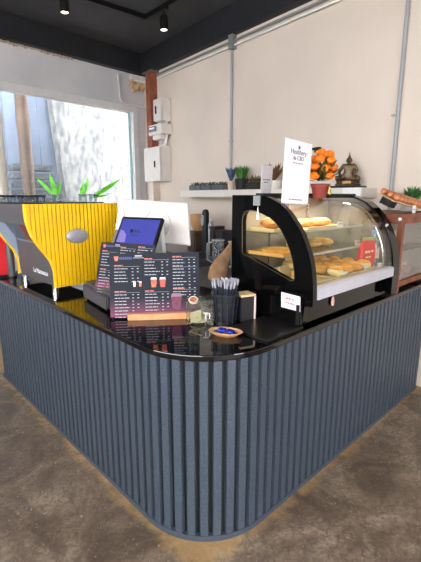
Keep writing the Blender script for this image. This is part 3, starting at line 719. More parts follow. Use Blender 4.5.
# ------------------------------------------------------------------ display case
X0, X1c = 1.62, 2.62; YB = 1.53; ZC = 1.555
outer_c = [(1.355, 1.555), (1.31, 1.551), (1.271, 1.541), (1.208, 1.514), (1.16, 1.477), (1.116, 1.429), (1.078, 1.38), (1.049, 1.324), (1.026, 1.27), (1.010, 1.21), (1.0, 1.14), (.996, 1.067)]
case = thing('display_case', 'black pastry display case with curved glass front and lit shelves', 'display case', (2.1, 1.28, TOP))
Myz = frame((0, 0, 0), (0, 1, 0), (0, 0, 1))       # local x->y, y->z, z->x
def endpanel(x0, x1, label=None):
    out = [(YB, ZC)] + outer_c + [(.996, 1.03), (1.04, 1.025), (1.05, .93), (YB, .93)]
    win = [(1.452, 1.245), (1.456, 1.42), (1.45, 1.45), (1.436, 1.47), (1.40, 1.479), (1.36, 1.475), (1.319, 1.463), (1.27, 1.444), (1.235, 1.423), (1.195, 1.385), (1.164, 1.339), (1.138, 1.29), (1.118, 1.235), (1.107, 1.185), (1.104, 1.155), (1.109, 1.142), (1.125, 1.139)]
    # outer samples matched to window points: cast from the window centre
    cx, cy = 1.28, 1.26
    def hit(P, dx, dy):
        best = None; n = len(P)
        for i in range(n):
            ax, ay = P[i]; bx, by = P[(i+1) % n]; ex, ey = bx-ax, by-ay
            den = dx*ey-dy*ex
            if abs(den) < 1e-9: continue
            t_ = ((ax-cx)*ey-(ay-cy)*ex)/den; s_ = ((ax-cx)*dy-(ay-cy)*dx)/den
            if t_ > 0 and -1e-6 <= s_ <= 1+1e-6 and (best is None or t_ > best): best = t_
        return (cx+dx*best, cy+dy*best)
    ang = sorted({round(math.atan2(p[1]-cy, p[0]-cx), 5) for p in out+win} | {round(-math.pi+i*2*math.pi/48, 5) for i in range(48)})
    O = [hit(out, math.cos(a), math.sin(a)) for a in ang]; I = [hit(win, math.cos(a), math.sin(a)) for a in ang]
    b = MB(); b.ring(O, I, x0, x1, Myz); o = b.build('end_panel', m_gloss, case)
    b = MB(); b.prism(win, (x0+x1)/2-.002, (x0+x1)/2+.002, Myz); b.build('end_glass', glass('case_end_glass', (245, 246, 244), .05), o)
    b = MB(); I2 = [(cx+(p[0]-cx)*.985, cy+(p[1]-cy)*.985) for p in I]; b.ring(I, I2, x0-.001, x0+.003, Myz); b.build('window_seal', mat('dark_seal', (70, 60, 48), .5), o)
    return o
endpanel(X0, X0+.035)
# right end: open arch frame with chrome inside line
arch = outer_c; inn = [(1.28+(p[0]-1.28)*.84+.004, 1.26+(p[1]-1.26)*.86) for p in arch]
b = MB()
n = len(arch)
b.prism([(YB, ZC)]+arch+[(.996, .94)]+[(1.035, .94)]+[(p[0]+.0, p[1]) for p in reversed(inn)]+[(YB, inn[0][1])], X1c-.09, X1c+.005, Myz)
ea = b.build('end_panel', m_gloss, case)
b = MB(); b.tube([(X1c-.095, p[0]+.012, p[1]-.012) for p in inn], .006, 8); b.build('chrome_trim', m_chrome, ea, True)
MB().prism([(YB-.01, 1.03)]+[(YB-.01, inn[0][1])]+inn+[(inn[-1][0], 1.03)], X1c-.02, X1c-.016, Myz).build('end_glass', glass('far_glass_reflection_haze', (225, 222, 216), .12, haze=.42, hazecol=(176, 166, 154)), ea)  # beige haze mixed into the glass stands in for its reflections
# top and curved glass
MB().box(((X0+X1c)/2, (1.37+YB)/2, ZC-.006), (X1c-X0-.07, YB-1.37+.02, .012)).build('top_panel', m_gloss, case)
MB().box(((X0+X1c)/2, 1.347, ZC-.006), (X1c-X0-.02, .05, .030)).build('top_trim', m_black, case)
gp = [(p[0]+.004, p[1]-.004) for p in outer_c]
gi = [(p[0]+.008, p[1]-.008) for p in outer_c]
b = MB()
b.prism(gp+list(reversed(gi)), X0+.035, X1c-.035, Myz); b.build('curved_glass', glass('case_front_glass', (243, 244, 242), .045), case, True)
# white front rail
b = MB(); b.prism([(.990, 1.060), (.990, 1.112), (1.004, 1.120), (1.03, 1.120), (1.03, 1.060)], X0+.036, X1c-.095, Myz); b.build('front_rail', mat('pale_grey_rail', (182, 182, 192), .35), case)
# black base
MB().box(((X0+X1c)/2-.028, (1.05+YB)/2, .992), (X1c-X0-.02, YB-1.05, .12)).build('base', m_gloss, case)
for fx in (X0+.08, X1c-.08):
    for fy in (1.12, 1.46): MB().lathe([(0, 0), (.02, 0), (.02, .03), (0, .03)], (fx, fy, TOP), 14).build('foot', m_black, case, True)
MB().box((X0-.030, 1.058, .985), (.006, .016, .1)).build('corner_trim', m_black, case)
# deck, back doors, glass shelves
MB().box(((X0+X1c)/2, 1.275, 1.0945), (X1c-X0-.074, .5, .03)).build('deck', mat('case_deck', (214, 206, 190), .4), case)
bk = MB().box(((X0+X1c)/2, YB-.012, 1.29), (X1c-X0-.074, .012, .49)).build('back_door', mat('pale_back_panel', (150, 141, 128), .3), case)
MB().box(((X0+X1c)/2, YB-.02, 1.29), (.02, .014, .48)).build('door_frame', mat('alu_frame', (170, 168, 165), .35, .5), bk)
m_shelf = glass('shelf_glass', (226, 232, 224), .12)
for z, yf_ in ((1.235, 1.19), (1.36, 1.24)):
    s_ = MB().box(((X0+X1c)/2, (yf_+YB-.03)/2, z), (X1c-X0-.08, YB-.03-yf_, .006)).build('glass_shelf', m_shelf, case)
    MB().box(((X0+X1c)/2, yf_, z), (X1c-X0-.08, .004, .012)).build('shelf_edge', mat('shelf_rim', (196, 196, 186), .25), s_)
for x in (X0+.3, X1c-.3):
    MB().tube([(x, YB-.03, 1.06), (x, YB-.03, 1.5)], .006, 8).build('shelf_post', m_chrome, case)
# lamp inside
MB().box(((X0+X1c)/2, 1.385, ZC-.017), (X1c-X0-.2, .014, .010)).build('lamp_strip', mat('led_strip', (255, 238, 205), .5, emit=(255, 232, 195), es=3), case)
for lx in (X0+.25, X1c-.3):
    ld = bpy.data.lights.new('case_lamp', 'AREA'); ld.shape = 'RECTANGLE'; ld.size = .4; ld.size_y = .05; ld.energy = 3.0; ld.color = (1, .88, .70)
    lo = bpy.data.objects.new('case_lamp', ld); COL.objects.link(lo); lo.location = (lx, 1.34, ZC-.05); lo.parent = case; lo.matrix_parent_inverse = WM[case.name].inverted()
# white sticker & clip on the end panel, price sticker, tag
o = MB().box((X0-.004, 1.352, 1.527), (.004, .045, .05)).build('panel_sticker', m_steel, case)
o = MB().prism([(1.335, 1.43), (1.355, 1.43), (1.346, 1.50)], X0-.003, X0-.001, Myz).build('white_mark', m_paper, case)
A = [onx(x, y, X0-.024) for x, y in ((281, 292), (300, 297), (300, 312), (281, 307))]
note = thing('paper_note', 'small white handwritten note taped low on the black end of the display case', 'note', A[3])
b = MB(); b.prism([(p.y, p.z) for p in A], X0-.0222, X0-.0205, Myz); b.build('sheet', mat('note_paper', (232, 220, 228), .6), note)
b = MB(); Mn = frame(A[3]+Vector((.0065, 0, .0)), A[2]-A[3], (0, 0, 1))
for k, n_ in enumerate((3, 4)): scrib(b, frame(Vector((X0-.0228, (A[0].y+A[1].y)/2, A[0].z-.03-k*.022)), A[1]-A[0], (0, 0, 1)), .055, .007, n_)
b.build('lettering', mat('pink_ink', (150, 90, 110), .7), note)
c = ony(332, 301, 1.045)
t = thing('hanging_tag', 'small pinkish tag hanging on the black front base of the display case', 'tag', c)
MB().ball((c.x, 1.040, c.z), .02, (.75, .25, 1.35), 2, .08).build('charm', mat('pink_shell', (222, 178, 160), .5, noise=.2, scale=80), t, True)
MB().tube([(c.x, 1.042, c.z+.02), (c.x, 1.042, c.z+.034)], .003, 6).build('cord', m_wood, t)

# ---- contents of the case
m_bread = mat('golden_bread', (238, 190, 92), .6, rgb2=(214, 150, 62), scale=22)
m_cream2 = mat('cream_filling', (244, 222, 160), .6)
m_cheese = mat('orange_cheese', (255, 188, 40), .5, rgb2=(244, 156, 30), scale=20)
m_tag = mat('price_tag_card', (232, 226, 214), .6)
def loaf(loc, rz, L, W, Hh, label, m=None, wrap=False, group=None):
    t = thing('bread_loaf', label, 'bread', loc, rz, group)
    b = MB(); b.ball((0, 0, Hh/2), .5, (L, W, Hh), 3, .015)
    for v in b.bm.verts: v.co.z = max(v.co.z, 0)
    b.build('crust', m or m_bread, t, True, True)
    b = MB()
    for k in (-1, 0, 1): b.ball((k*L*.25, 0, Hh*.86), .5, (L*.10, W*.5, Hh*.24), 2, .05)
    b.build('filling', m_cream2, t, True, True)
    return t
def pastry_tray(x0, y0, w, d, z, label, name='serving_tray', m=None):
    t = thing(name, label, 'tray', (x0+w/2, y0+d/2, z))
    b = MB(); b.box((0, 0, .003), (w, d, .006)); b.box((0, -d/2, .008), (w, .005, .016)); b.box((0, d/2, .008), (w, .005, .016)); b.box((-w/2, 0, .008), (.005, d, .016)); b.box((w/2, 0, .008), (.005, d, .016))
    b.build('dish', m or mat('kraft_tray', (222, 196, 140), .6), t, local=True); return t
# middle shelf
pastry_tray(1.93, 1.24, .36, .20, 1.3635, 'kraft tray on the upper glass shelf under two long filled rolls')
loaf((2.005, 1.33, 1.371), R(6), .165, .13, .05, 'long filled roll on the upper shelf, left of its pair', group='filled rolls on the upper shelf')
loaf((2.19, 1.33, 1.371), R(4), .165, .13, .05, 'long filled roll on the upper shelf, right of its pair', group='filled rolls on the upper shelf')
def price(loc, rz, label, w=.045, h=.035):
    t = thing('price_tag', label, 'price tag', loc, rz)
    MB().box((0, 0, h/2), (w, .002, h), Matrix.Rotation(R(-12), 4, 'X')).build('card', m_tag, t, local=True)
    MB().box((0, -.0065, h*.6), (w*.6, .0008, .004), Matrix.Rotation(R(-3), 4, 'X')).build('print', m_ink, t, local=True)
price((2.235, 1.215, 1.3655), R(-25), 'price tag beside the filled rolls on the upper shelf')
pastry_tray(1.70, 1.30, .18, .17, 1.3635, 'kraft tray on the upper shelf at the left end of the case')
loaf((1.79, 1.385, 1.371), R(80), .15, .12, .06, 'round brown loaf on the upper shelf near the left window', mat('brown_crust', (172, 116, 66), .6, rgb2=(130, 80, 44), scale=18))
# middle glass shelf items (seen through the end window)
pastry_tray(1.68, 1.22, .2, .24, 1.2385, 'flat tray with a golden tart on the lower glass shelf', m=mat('gold_board', (232, 176, 96), .5))
t = thing('golden_tart', 'flat golden tart on the lower shelf seen through the end window', 'tart', (1.78, 1.34, 1.2455))
MB().lathe([(0, 0), (.075, 0), (.085, .02), (.078, .022), (.07, .014), (0, .016)], seg=28).build('crust', m_bread, t, True, True)
MB().lathe([(0, .0165), (.069, .0155)], seg=28).build('filling', m_cheese, t, True, True)
for i, (x, lb) in enumerate(((2.02, 'filled bun on the lower glass shelf, left of its row'), (2.16, 'filled bun on the lower glass shelf, middle of its row'), (2.30, 'filled bun on the lower glass shelf, right of its row'))):
    loaf((x, 1.37, 1.2385), R(85), .16, .09, .05, lb, group='buns on the lower glass shelf')
price((2.45, 1.2, 1.2385), R(-20), 'price tag on the right of the lower glass shelf')
# deck items
DK = 1.1105
pastry_tray(1.665, 1.06, .25, .36, DK, 'wide kraft tray on the case floor behind the left window')
t = thing('cake_box', 'open kraft clamshell box with a jam pastry near the end window', 'box', (1.735, 1.15, DK+.007), R(15))
b = MB(); b.box((0, 0, .002), (.13, .13, .004)); b.box((0, .066, .05), (.13, .003, .1), Matrix.Rotation(R(-18), 4, 'X')); b.box((-.065, 0, .015), (.003, .13, .03)); b.box((.065, 0, .015), (.003, .13, .03)); b.box((0, -.065, .015), (.13, .003, .03)); b.build('shell', mat('cream_card', (240, 214, 160), .6), t, local=True)
t2 = thing('jam_pastry', 'round pastry with red jam sitting in the kraft box', 'pastry', (1.735, 1.145, DK+.012))
MB().ball((0, 0, .033), .055, (1, 1, .62), 3, .05).build('dough', m_bread, t2, True, True)
MB().ball((0, 0, .064), .03, (1, 1, .35), 2, .12).build('jam', mat('red_jam', (196, 70, 40), .3), t2, True, True)
pastry_tray(1.925, 1.045, .455, .41, DK, 'large tray of cheese topped pastries in the middle of the case floor')
k = 0
nm = ['front', 'second', 'third', 'back']
for j in range(4):
    for i in range(4):
        x = 1.985+i*.11; y_ = 1.09+j*.1
        t = thing('cheese_pastry', 'orange topped pastry in the %s row of the big tray, %s' % (nm[j], ['left end', 'second from left', 'second from right', 'right end'][i]), 'pastry', (x, y_, DK+.0075), R(random.uniform(50, 80)), 'cheese pastries in the big tray')
        b = MB(); b.ball((0, 0, .026), .5, (.10, .084, .052), 3, .03); b.build('dough', m_cream2 if (i+j) % 3 == 0 else m_bread, t, True, True)
        b = MB(); b.ball((0, 0, .046), .5, (.088, .066, .024), 3, .05); b.build('topping', m_cheese, t, True, True)
price((2.02, 1.045, DK), R(-8), 'price tag at the front left of the big pastry tray')
price((2.27, 1.045, DK), R(-8), 'price tag at the front of the case, middle')
price((2.45, 1.045, DK), R(-8), 'price tag in front of the red bag')
# red bag
t = thing('snack_bag', 'red printed snack bag standing in the right part of the display case', 'bag', (2.385, 1.12, DK), R(-25))
b = MB()
Zs = [0, .012, .05, .09, .13, .16, .172]; Ws = [.05, .056, .058, .056, .052, .048, .046]; Ds = [.022, .028, .028, .026, .018, .006, .003]
b.lathe([(0, 0)]+[(1, z) for z in Zs]+[(0, .172)], seg=28)
for v in b.bm.verts:
    if abs(v.co.x)+abs(v.co.y) > 1e-4:
        k = min(range(7), key=lambda i: abs(Zs[i]-v.co.z)); a_ = math.atan2(v.co.y, v.co.x)
        sx = math.copysign(abs(math.cos(a_))**.35, math.cos(a_)); sy = math.copysign(abs(math.sin(a_))**.5, math.sin(a_)); v.co.x = sx*Ws[k]+v.co.z*.12; v.co.y = sy*Ds[k]
b.build('pouch', mat('red_foil', (226, 36, 32), .3, rgb2=(200, 30, 36), scale=16), t, True, True)
b = MB(); Mq = frame((.012, -.0295, .1), (1, 0, .1), (0, 0, 1)); scrib(b, Mq, .07, .014, 3); scrib(b, Mq @ Matrix.Translation((-.006, -.03, 0)), .05, .009, 2); b.build('lettering', m_cream2, t, local=True)
MB().box((.021, 0, .18), (.09, .006, .02)).build('sealed_top', mat('green_seal', (150, 170, 90), .4), t, local=True)
t = thing('plastic_bottle', 'clear patterned bottle with a blue cap at the right end of the case', 'bottle', (2.525, 1.13, DK))
MB().lathe([(0, 0), (.033, 0), (.035, .01), (.035, .13), (.03, .16), (.014, .19), (.014, .205)], seg=20).build('body', glass('bottle_glass', (230, 232, 228), .25, rough=.1, haze=.25), t, True, True)
MB().lathe([(0, .225), (.017, .225), (.017, .2), (0, .2)], seg=18).build('cap', mat('blue_cap', (96, 140, 190), .4), t, True, True)
b = MB(); b.lathe([(.036, .05), (.0365, .05), (.0365, .12), (.036, .12)], seg=20); b.build('printed_label', mat('patterned_label', (232, 232, 222), .5, rgb2=(200, 120, 90), scale=90), t, True, True)

# ---- things on top of the case
A = [ony(x, y, 1.215) for x, y in ((280, 203), (308, 206), (312, 143), (288, 138))]
uu = ((A[1]-A[0]).normalized()+(A[2]-A[3]).normalized()); Ms = frame((0, 0, 0), uu, (0, 0, 1)); sw = .5*((A[1]-A[0]).length+(A[2]-A[3]).length); shh = (A[3]-A[0]).length*.99
Ms.translation = (A[0]+A[1]+A[2]+A[3])/4-(Ms.to_3x3() @ Vector((sw/2, shh/2, 0)))
t = thing('payment_sign', 'tall white payment sign leaning on top of the curved glass', 'sign', A[0])
MB().prism([(0, 0), (sw, 0), (sw, shh), (0, shh)], -.004, 0, Ms).build('card', m_paper, t)
b = MB(); b.text('Healthery', .034, Ms @ Matrix.Translation((sw/2, shh*.79, .0006))); b.text('da CBD', .029, Ms @ Matrix.Translation((sw/2, shh*.70, .0006)))
scrib(b, Ms @ Matrix.Translation((sw/2, shh*.645, .0006)), .09, .004, 4); scrib(b, Ms @ Matrix.Translation((sw/2, shh*.06, .0006)), .12, .005, 5)
b.lathe([(0, 0), (.009, 0)], (0, 0, .0012), 12, Ms @ Matrix.Translation((sw/2, shh*.90, 0)))
b.build('lettering', m_ink, t)
A = [ony(x, y, 1.44) for x, y in ((260.5, 194), (271, 195), (272, 165), (261, 164))]
z_ = ZC+.001
t = thing('small_sign', 'small narrow white sign standing at the left end of the case top', 'sign', (A[0].x, 1.44, z_))
wS = (A[1]-A[0]).length; hS = (A[3]-A[0]).length; Msn = frame((A[0].x, 1.44, z_), (1, 0, 0), (0, -.05, 1))
MB().prism([(0, 0), (wS, 0), (wS, hS), (0, hS)], -.003, 0, Msn).build('card', m_paper, t)
b = MB(); scrib(b, Msn @ Matrix.Translation((wS/2, hS*.5, .0006)), wS*.7, .005, 4); scrib(b, Msn @ Matrix.Translation((wS/2, hS*.42, .0006)), wS*.5, .004, 2); b.build('lettering', m_ink, t)
# marigold pot
pc_ = ony(319.8, 194, 1.28)
t = thing('potted_marigold', 'orange marigolds in a small terracotta red pot on top of the case', 'potted flowers', (pc_.x, 1.28, ZC-.002))
zb_ = -.014
MB().lathe([(0, zb_), (.036, zb_), (.051, zb_+.065), (.055, zb_+.066), (.056, zb_+.08), (.049, zb_+.08), (.047, zb_+.07), (0, zb_+.068)], seg=26).build('pot', mat('terracotta_red', (122, 46, 40), .55), t, True, True)
stk = MB(); Mst = frame((.016, -.055, zb_+.04), (1, .3, 0), (0, .1, 1)); stk.lathe([(0, .002), (.023, .0), (.024, -.002)], (0, 0, 0), 18, Mst); stk.build('round_sticker', mat('yellow_sticker', (228, 220, 40), .5), t, local=True)
stk = MB(); stk.lathe([(0, .003), (.009, .003)], (0, 0, 0), 12, Mst); stk.build('sticker_mark', mat('purple_ink', (90, 40, 100), .6), t, local=True)
b = MB(); rl = random.Random(2)
for k in range(130):
    a = rl.uniform(0, 2*math.pi); e = rl.uniform(.0, 1.3); d = Vector((math.cos(a)*math.cos(e), math.sin(a)*math.cos(e), math.sin(e)))
    b.leaf(Vector((0, 0, zb_+.095))+d*rl.uniform(.01, .10), d+Vector((0, 0, .2)), rl.uniform(.04, .065), .018, .3)
b.build('foliage', mat('dark_green_leaf', (62, 84, 34), .6, rgb2=(36, 54, 20), scale=20), t, local=True)
m_mari = mat('marigold_orange', (240, 132, 10), .7, rgb2=(222, 98, 0), scale=70)
PT = [(-.055, 0, .15), (0, -.05, .15), (.055, -.01, .155), (-.03, -.05, .19), (.035, -.045, .195), (-.07, -.01, .2), (.07, .0, .2), (0, -.055, .235), (-.04, -.02, .245), (.045, -.015, .245), (0, 0, .285), (-.03, .045, .19), (.035, .05, .2), (0, .04, .25), (.02, -.03, .275), (-.085, -.02, .145)]
for (x, y_, z) in PT:
    b = MB()
    for q in range(3):
        b.ball((x*1.22-.008, y_*1.22, zb_+z*.95+q*.005-.02), .029-q*.006, (1, 1, .7), 2, .18)
    b.build('flower', m_mari, t, True, True)
# ------------------------------------------------------------------ wall shelf
s1 = (CORNER-R_(384, 190, 0)).dot(RD); s0_ = (CORNER-R_(192, 190, 0)).dot(RD)
zs = 1.618; th = .082; dep = .24
sh_c = CORNER-RD*((s0_+s1)/2)-NR*(dep/2); MS = Matrix.Translation(sh_c+Vector((0, 0, zs))) @ Matrix.Rotation(math.atan2(RD.y, RD.x)-math.pi/2, 4, 'Z')
shl = thing('wall_shelf', 'long thick white floating shelf on the right wall', 'shelf', M=MS)
# local: x into wall (+), y along RD (away)
Ls = s1-s0_-.12
MB().box((0, 0, -th/2), (dep, Ls, th), bev=.004).build('board', mat('shelf_white', (214, 207, 196), .5), shl, local=True)
MB().box((-dep/2-.0005, -Ls/2+.09, -th/2), (.004, .17, th*.98)).build('end_strip', mat('shelf_bright', (232, 230, 228), .5), shl, local=True)
def shp(px, off=None):      # point on the shelf top at picture column px
    o = off if off is not None else dep*.55; p = R_(px, 186, o); return Vector((p.x, p.y, zs+.001))
ANG = math.atan2(RD.y, RD.x)
# seedling trays
m_tray = mat('grey_seed_tray', (96, 98, 104), .6); m_soil = mat('dark_soil', (52, 46, 40), .9, noise=.4, scale=60, bump=.6)
for i, (pa, pb, lb) in enumerate(((193, 204, 'grey seedling tray at the far left end of the shelf'), (205, 215, 'grey seedling tray on the shelf, middle of the three'), (216, 227, 'grey seedling tray on the shelf beside the blue plant'))):
    A, B = shp(pa), shp(pb); c = (A+B)/2; L = (A-B).length
    t = thing('seedling_tray', lb, 'tray', c, ANG-math.pi/2, 'seedling trays on the shelf')
    b = MB(); b.box((0, 0, .03), (.13, L*.97, .06)); 
    for k in range(4): b.box((-.067, (k-1.5)*L*.24, .03), (.006, L*.03, .06))
    b.build('tray', m_tray, t, local=True)
    MB().box((0, 0, .063), (.115, L*.9, .008)).build('soil', m_soil, t, local=True)
    b = MB()
    for k in range(40):
        a = random.uniform(0, 6.28); b.leaf((random.uniform(-.05, .05), random.uniform(-L*.42, L*.42), .066), (math.cos(a)*.6, math.sin(a)*.6, 1), random.uniform(.02, .05), .014, .5, seg=3)
    b.build('seedlings', mat('grey_green_sprout', (92, 100, 84), .7, rgb2=(52, 56, 46), scale=30), t, local=True)
# blue plant in cream pot
c = shp(231)
t = thing('potted_plant', 'blue grey leafy plant in a small cream pot on the shelf', 'potted plant', c)
MB().lathe([(0, 0), (.035, 0), (.042, .1), (.036, .1), (.034, .09), (0, .09)], seg=20).build('pot', mat('cream_pot', (206, 186, 164), .5), t, True, True)
b = MB()
for k in range(26):
    a = k*2.4; b.leaf((0, 0, .09), (math.cos(a)*.45, math.sin(a)*.45, 1), random.uniform(.12, .19), .045, -.1)
b.build('foliage', mat('blue_grey_leaf', (78, 98, 132), .5, rgb2=(50, 66, 92), scale=18), t, local=True)
# grass in black pot
c = shp(241.5)
t = thing('potted_grass', 'bushy green grass plant in a black pot on the shelf', 'potted plant', c)
MB().lathe([(0, 0), (.065, 0), (.078, .12), (.07, .12), (.066, .11), (0, .11)], seg=20).build('pot', m_black, t, True, True)
b = MB()
for k in range(150):
    a = random.uniform(0, 6.28); r_ = random.uniform(.1, .45); b.leaf((math.cos(a)*.05*random.random(), math.sin(a)*.05*random.random(), .11), (math.cos(a)*r_, math.sin(a)*r_, 1), random.uniform(.10, .17), .014, .35, seg=4)
b.build('foliage', mat('grass_green', (72, 130, 50), .6, rgb2=(36, 84, 28), scale=25), t, local=True)
# wire basket with jars
A, B = shp(248.5), shp(262); c = (A+B)/2; L = (A-B).length
t = thing('wire_basket', 'low wire basket of dried plants behind the small white sign', 'basket', c, ANG-math.pi/2)
b = MB()
for z in (.005, .05, .1):
    P = [(-.08, -L/2, z), (.08, -L/2, z), (.08, L/2, z), (-.08, L/2, z), (-.08, -L/2, z)]
    for a_, b_ in zip(P, P[1:]): b.tube([a_, b_], .003, 5)
for k in range(9):
    y_ = -L/2+L*k/8
    for x in (-.08, .08): b.tube([(x, y_, .005), (x, y_, .1)], .0022, 5)
b.build('wire', m_black, t, local=True)
MB().box((0, 0, .04), (.13, L*.9, .07), bev=.01).build('filler', mat('dark_moss', (70, 62, 44), .9, rgb2=(46, 44, 34), scale=40), t, local=True)
b = MB()
for k in range(60):
    a = random.uniform(0, 6.28); b.leaf((random.uniform(-.06, .06), random.uniform(-L*.4, L*.4), .07), (math.cos(a)*.5, math.sin(a)*.5, 1), random.uniform(.05, .1), .014, .3, seg=3)
b.build('dried_stems', mat('dried_stem', (122, 102, 66), .8, rgb2=(80, 76, 50), scale=30), t, local=True)
# brown plant in white pot
c = shp(273.5)
t = thing('potted_plant', 'reddish brown leafy plant in a white pot between the two white signs', 'potted plant', c)
MB().lathe([(0, 0), (.07, 0), (.085, .085), (.078, .085), (.07, .07), (0, .07)], seg=20).build('pot', mat('white_pot', (214, 208, 200), .5), t, True, True)
b = MB()
for k in range(70):
    a = random.uniform(0, 6.28); r_ = random.uniform(.2, .8); b.leaf((0, 0, .07), (math.cos(a)*r_, math.sin(a)*r_, 1), random.uniform(.1, .21), .03, .2)
b.build('foliage', mat('red_brown_leaf', (118, 74, 44), .6, rgb2=(80, 62, 34), scale=18), t, local=True)
# black hook behind the sign
c = R_(317, 152, .06)
t = thing('wall_hook', 'black angled metal bracket on the wall between the sign and the marigolds', 'hook', R_(317, 150, .02))
b = MB(); p0 = R_(311, 149, .05); p1_ = R_(318.5, 149.5, .05); p2_ = R_(317.5, 160, .05)
b.tube([p0, p1_], .012, 6); b.tube([p1_, p2_], .012, 6); b.build('arm', m_black, t); 
MB().box(R_(318, 150, .02), (.05, .05, .05)).build('mount', m_black, t)
# tray and seated statue
A, B = shp(331), shp(361); c = (A+B)/2; L = (A-B).length
t = thing('display_tray', 'flat black tray on the shelf under the bronze statue', 'tray', c, ANG-math.pi/2)
MB().box((0, 0, .008), (.18, L, .016), bev=.004).build('tray', mat('dark_tray', (34, 30, 32), .3), t, local=True)
c = shp(347.5); c.z = zs+.018
m_bronze = mat('dark_bronze', (66, 50, 40), .42, .35, rgb2=(110, 86, 56), scale=26)
MBud = Matrix.Translation(c) @ Matrix.Rotation(ANG-math.pi/2-math.pi/2+R(25), 4, 'Z')
t = thing('buddha_statue', 'seated bronze Buddha statue on the right end of the shelf', 'statue', M=MBud)
# faces local -y ; height about .27
b = MB()
b.lathe([(0, 0), (.095, 0), (.10, .012), (.085, .02), (.09, .032), (.085, .042), (0, .045)], seg=28, sx=1.1, sy=.75); b.build('lotus_base', m_bronze, t, True, True)
def skinned(name, verts, edges, radii, m, parent, lvl=2):
    me = bpy.data.meshes.new(name); me.from_pydata([Vector(v) for v in verts], edges, []); o = bpy.data.objects.new(name, me); COL.objects.link(o)
    md = o.modifiers.new('s', 'SKIN'); sv = me.skin_vertices[0].data if me.skin_vertices else None
    if sv is None:
        bm_ = bmesh.new(); bm_.from_mesh(me); ly = bm_.verts.layers.skin.verify(); bm_.to_mesh(me); bm_.free(); sv = me.skin_vertices[0].data
    for i, r_ in enumerate(radii): sv[i].radius = (r_, r_) if not isinstance(r_, tuple) else r_
    sv[0].use_root = True
    su = o.modifiers.new('u', 'SUBSURF'); su.levels = lvl; su.render_levels = lvl
    dg = bpy.context.evaluated_depsgraph_get(); m2_ = bpy.data.meshes.new_from_object(o.evaluated_get(dg)); bpy.data.objects.remove(o)
    for p in m2_.polygons: p.use_smooth = True
    m2_.materials.clear(); m2_.materials.append(m); o = bpy.data.objects.new(name, m2_); COL.objects.link(o); o.parent = parent; WM[o.name] = WM[parent.name]; return o
V = [(0, .01, .07), (0, .012, .115), (0, .01, .155), (0, .008, .18), (0, .004, .2), (0, .004, .222),      # pelvis .. head
     (.045, 0, .168), (.072, -.005, .125), (.045, -.05, .088), (-.045, 0, .168), (-.075, -.008, .125), (-.062, -.055, .085), (-.055, -.075, .055),
     (.05, 0, .065), (.095, -.03, .06), (.02, -.062, .06), (-.05, 0, .065), (-.095, -.03, .06), (-.015, -.06, .068)]
E = [(0, 1), (1, 2), (2, 3), (3, 4), (4, 5), (2, 6), (6, 7), (7, 8), (2, 9), (9, 10), (10, 11), (11, 12), (0, 13), (13, 14), (14, 15), (0, 16), (16, 17), (17, 18)]
Rr = [.045, .034, .036, .014, .018, .017, .02, .014, .01, .02, .014, .01, .006, .03, .024, .013, .03, .024, .013]
skinned('figure', V, E, Rr, m_bronze, t)
b = MB(); b.ball((0, .004, .212), .023, (1, 1.05, 1.25), 3); b.ball((0, -.02, .209), .005, (.7, .8, 1.2), 2); b.ball((0, .005, .244), .012, (1, 1, .9), 2)
b.tube([(0, .005, .245), (0, .005, .262), (0, .005, .285)], [.007, .005, .001], 8)
for s_ in (-1, 1): b.ball((s_*.023, .004, .208), .006, (.5, .8, 2), 2)
b.build('head_ornament', m_bronze, t, True, True)
b = MB(); b.box((0, -.068, .028), (.07, .006, .02), bev=.002); b.build('gold_plate', mat('gold_leaf', (150, 110, 56), .45, .3), t, local=True, label='gilded plate on the base')

# ------------------------------------------------------------------ wooden cabinet at the right
CX0, CX1, CY0, CY1 = 2.675, 3.34, 1.02, 1.42; CZ1 = 1.438
cab = thing('wooden_cabinet', 'brown wooden glass-sided cabinet at the right end of the bar', 'cabinet', (2.95, 1.22, TOP))
pw_ = .034
for (x, y_) in ((CX0+.017, CY0+.017), (CX1-.017, CY0+.017), (CX0+.017, CY1-.017), (CX1-.017, CY1-.017)):
    MB().box((x, y_, (TOP+CZ1-.022)/2), (pw_, pw_, CZ1-.022-TOP)).build('post', m_wood, cab)
MB().box(((CX0+CX1)/2, (CY0+CY1)/2, CZ1-.012), (CX1-CX0+.04, CY1-CY0+.04, .024), bev=.003).build('top_board', m_wood, cab)
for z, hh_ in ((CZ1-.045, .04), (.972, .035)):
    for y_ in (CY0+.014, CY1-.014): MB().box(((CX0+CX1)/2, y_, z), (CX1-CX0-.06, .022, hh_)).build('rail', m_wood, cab)
    for x in (CX0+.014, CX1-.014): MB().box((x, (CY0+CY1)/2, z), (.022, CY1-CY0-.06, hh_)).build('rail', m_wood, cab)

MB().box(((CX0+CX1)/2, (CY0+CY1)/2, .982), (CX1-CX0-.05, CY1-CY0-.05, .012)).build('floor_board', mat('pale_board', (200, 190, 180), .5), cab)
MB().box(((CX0+CX1)/2, (CY0+CY1)/2, 1.19), (CX1-CX0-.05, CY1-CY0-.05, .008)).build('glass_shelf', m_shelf, cab)
MB().box(((CX0+CX1)/2, CY0+.012, 1.2), (CX1-CX0-.07, .003, .40)).build('front_glass', glass('cabinet_glass', (240, 240, 238), .06, haze=.05), cab)
MB().box((CX0+.012, (CY0+CY1)/2, 1.2), (.003, CY1-CY0-.07, .40)).build('side_glass', glass('cab_glass'), cab)
MB().box((CX0-.003, CY0+.02, 1.405), (.01, .02, .02)).build('hinge', m_chrome, cab)
loaf((2.93, 1.17, 1.1945), R(5), .26, .14, .06, 'pale yellow wrapped cake on the shelf of the wooden cabinet', mat('wrapped_cake', (224, 200, 150), .35))
pk = [(2.80, 1.12, 'left'), (2.92, 1.11, 'middle'), (3.04, 1.12, 'right')]
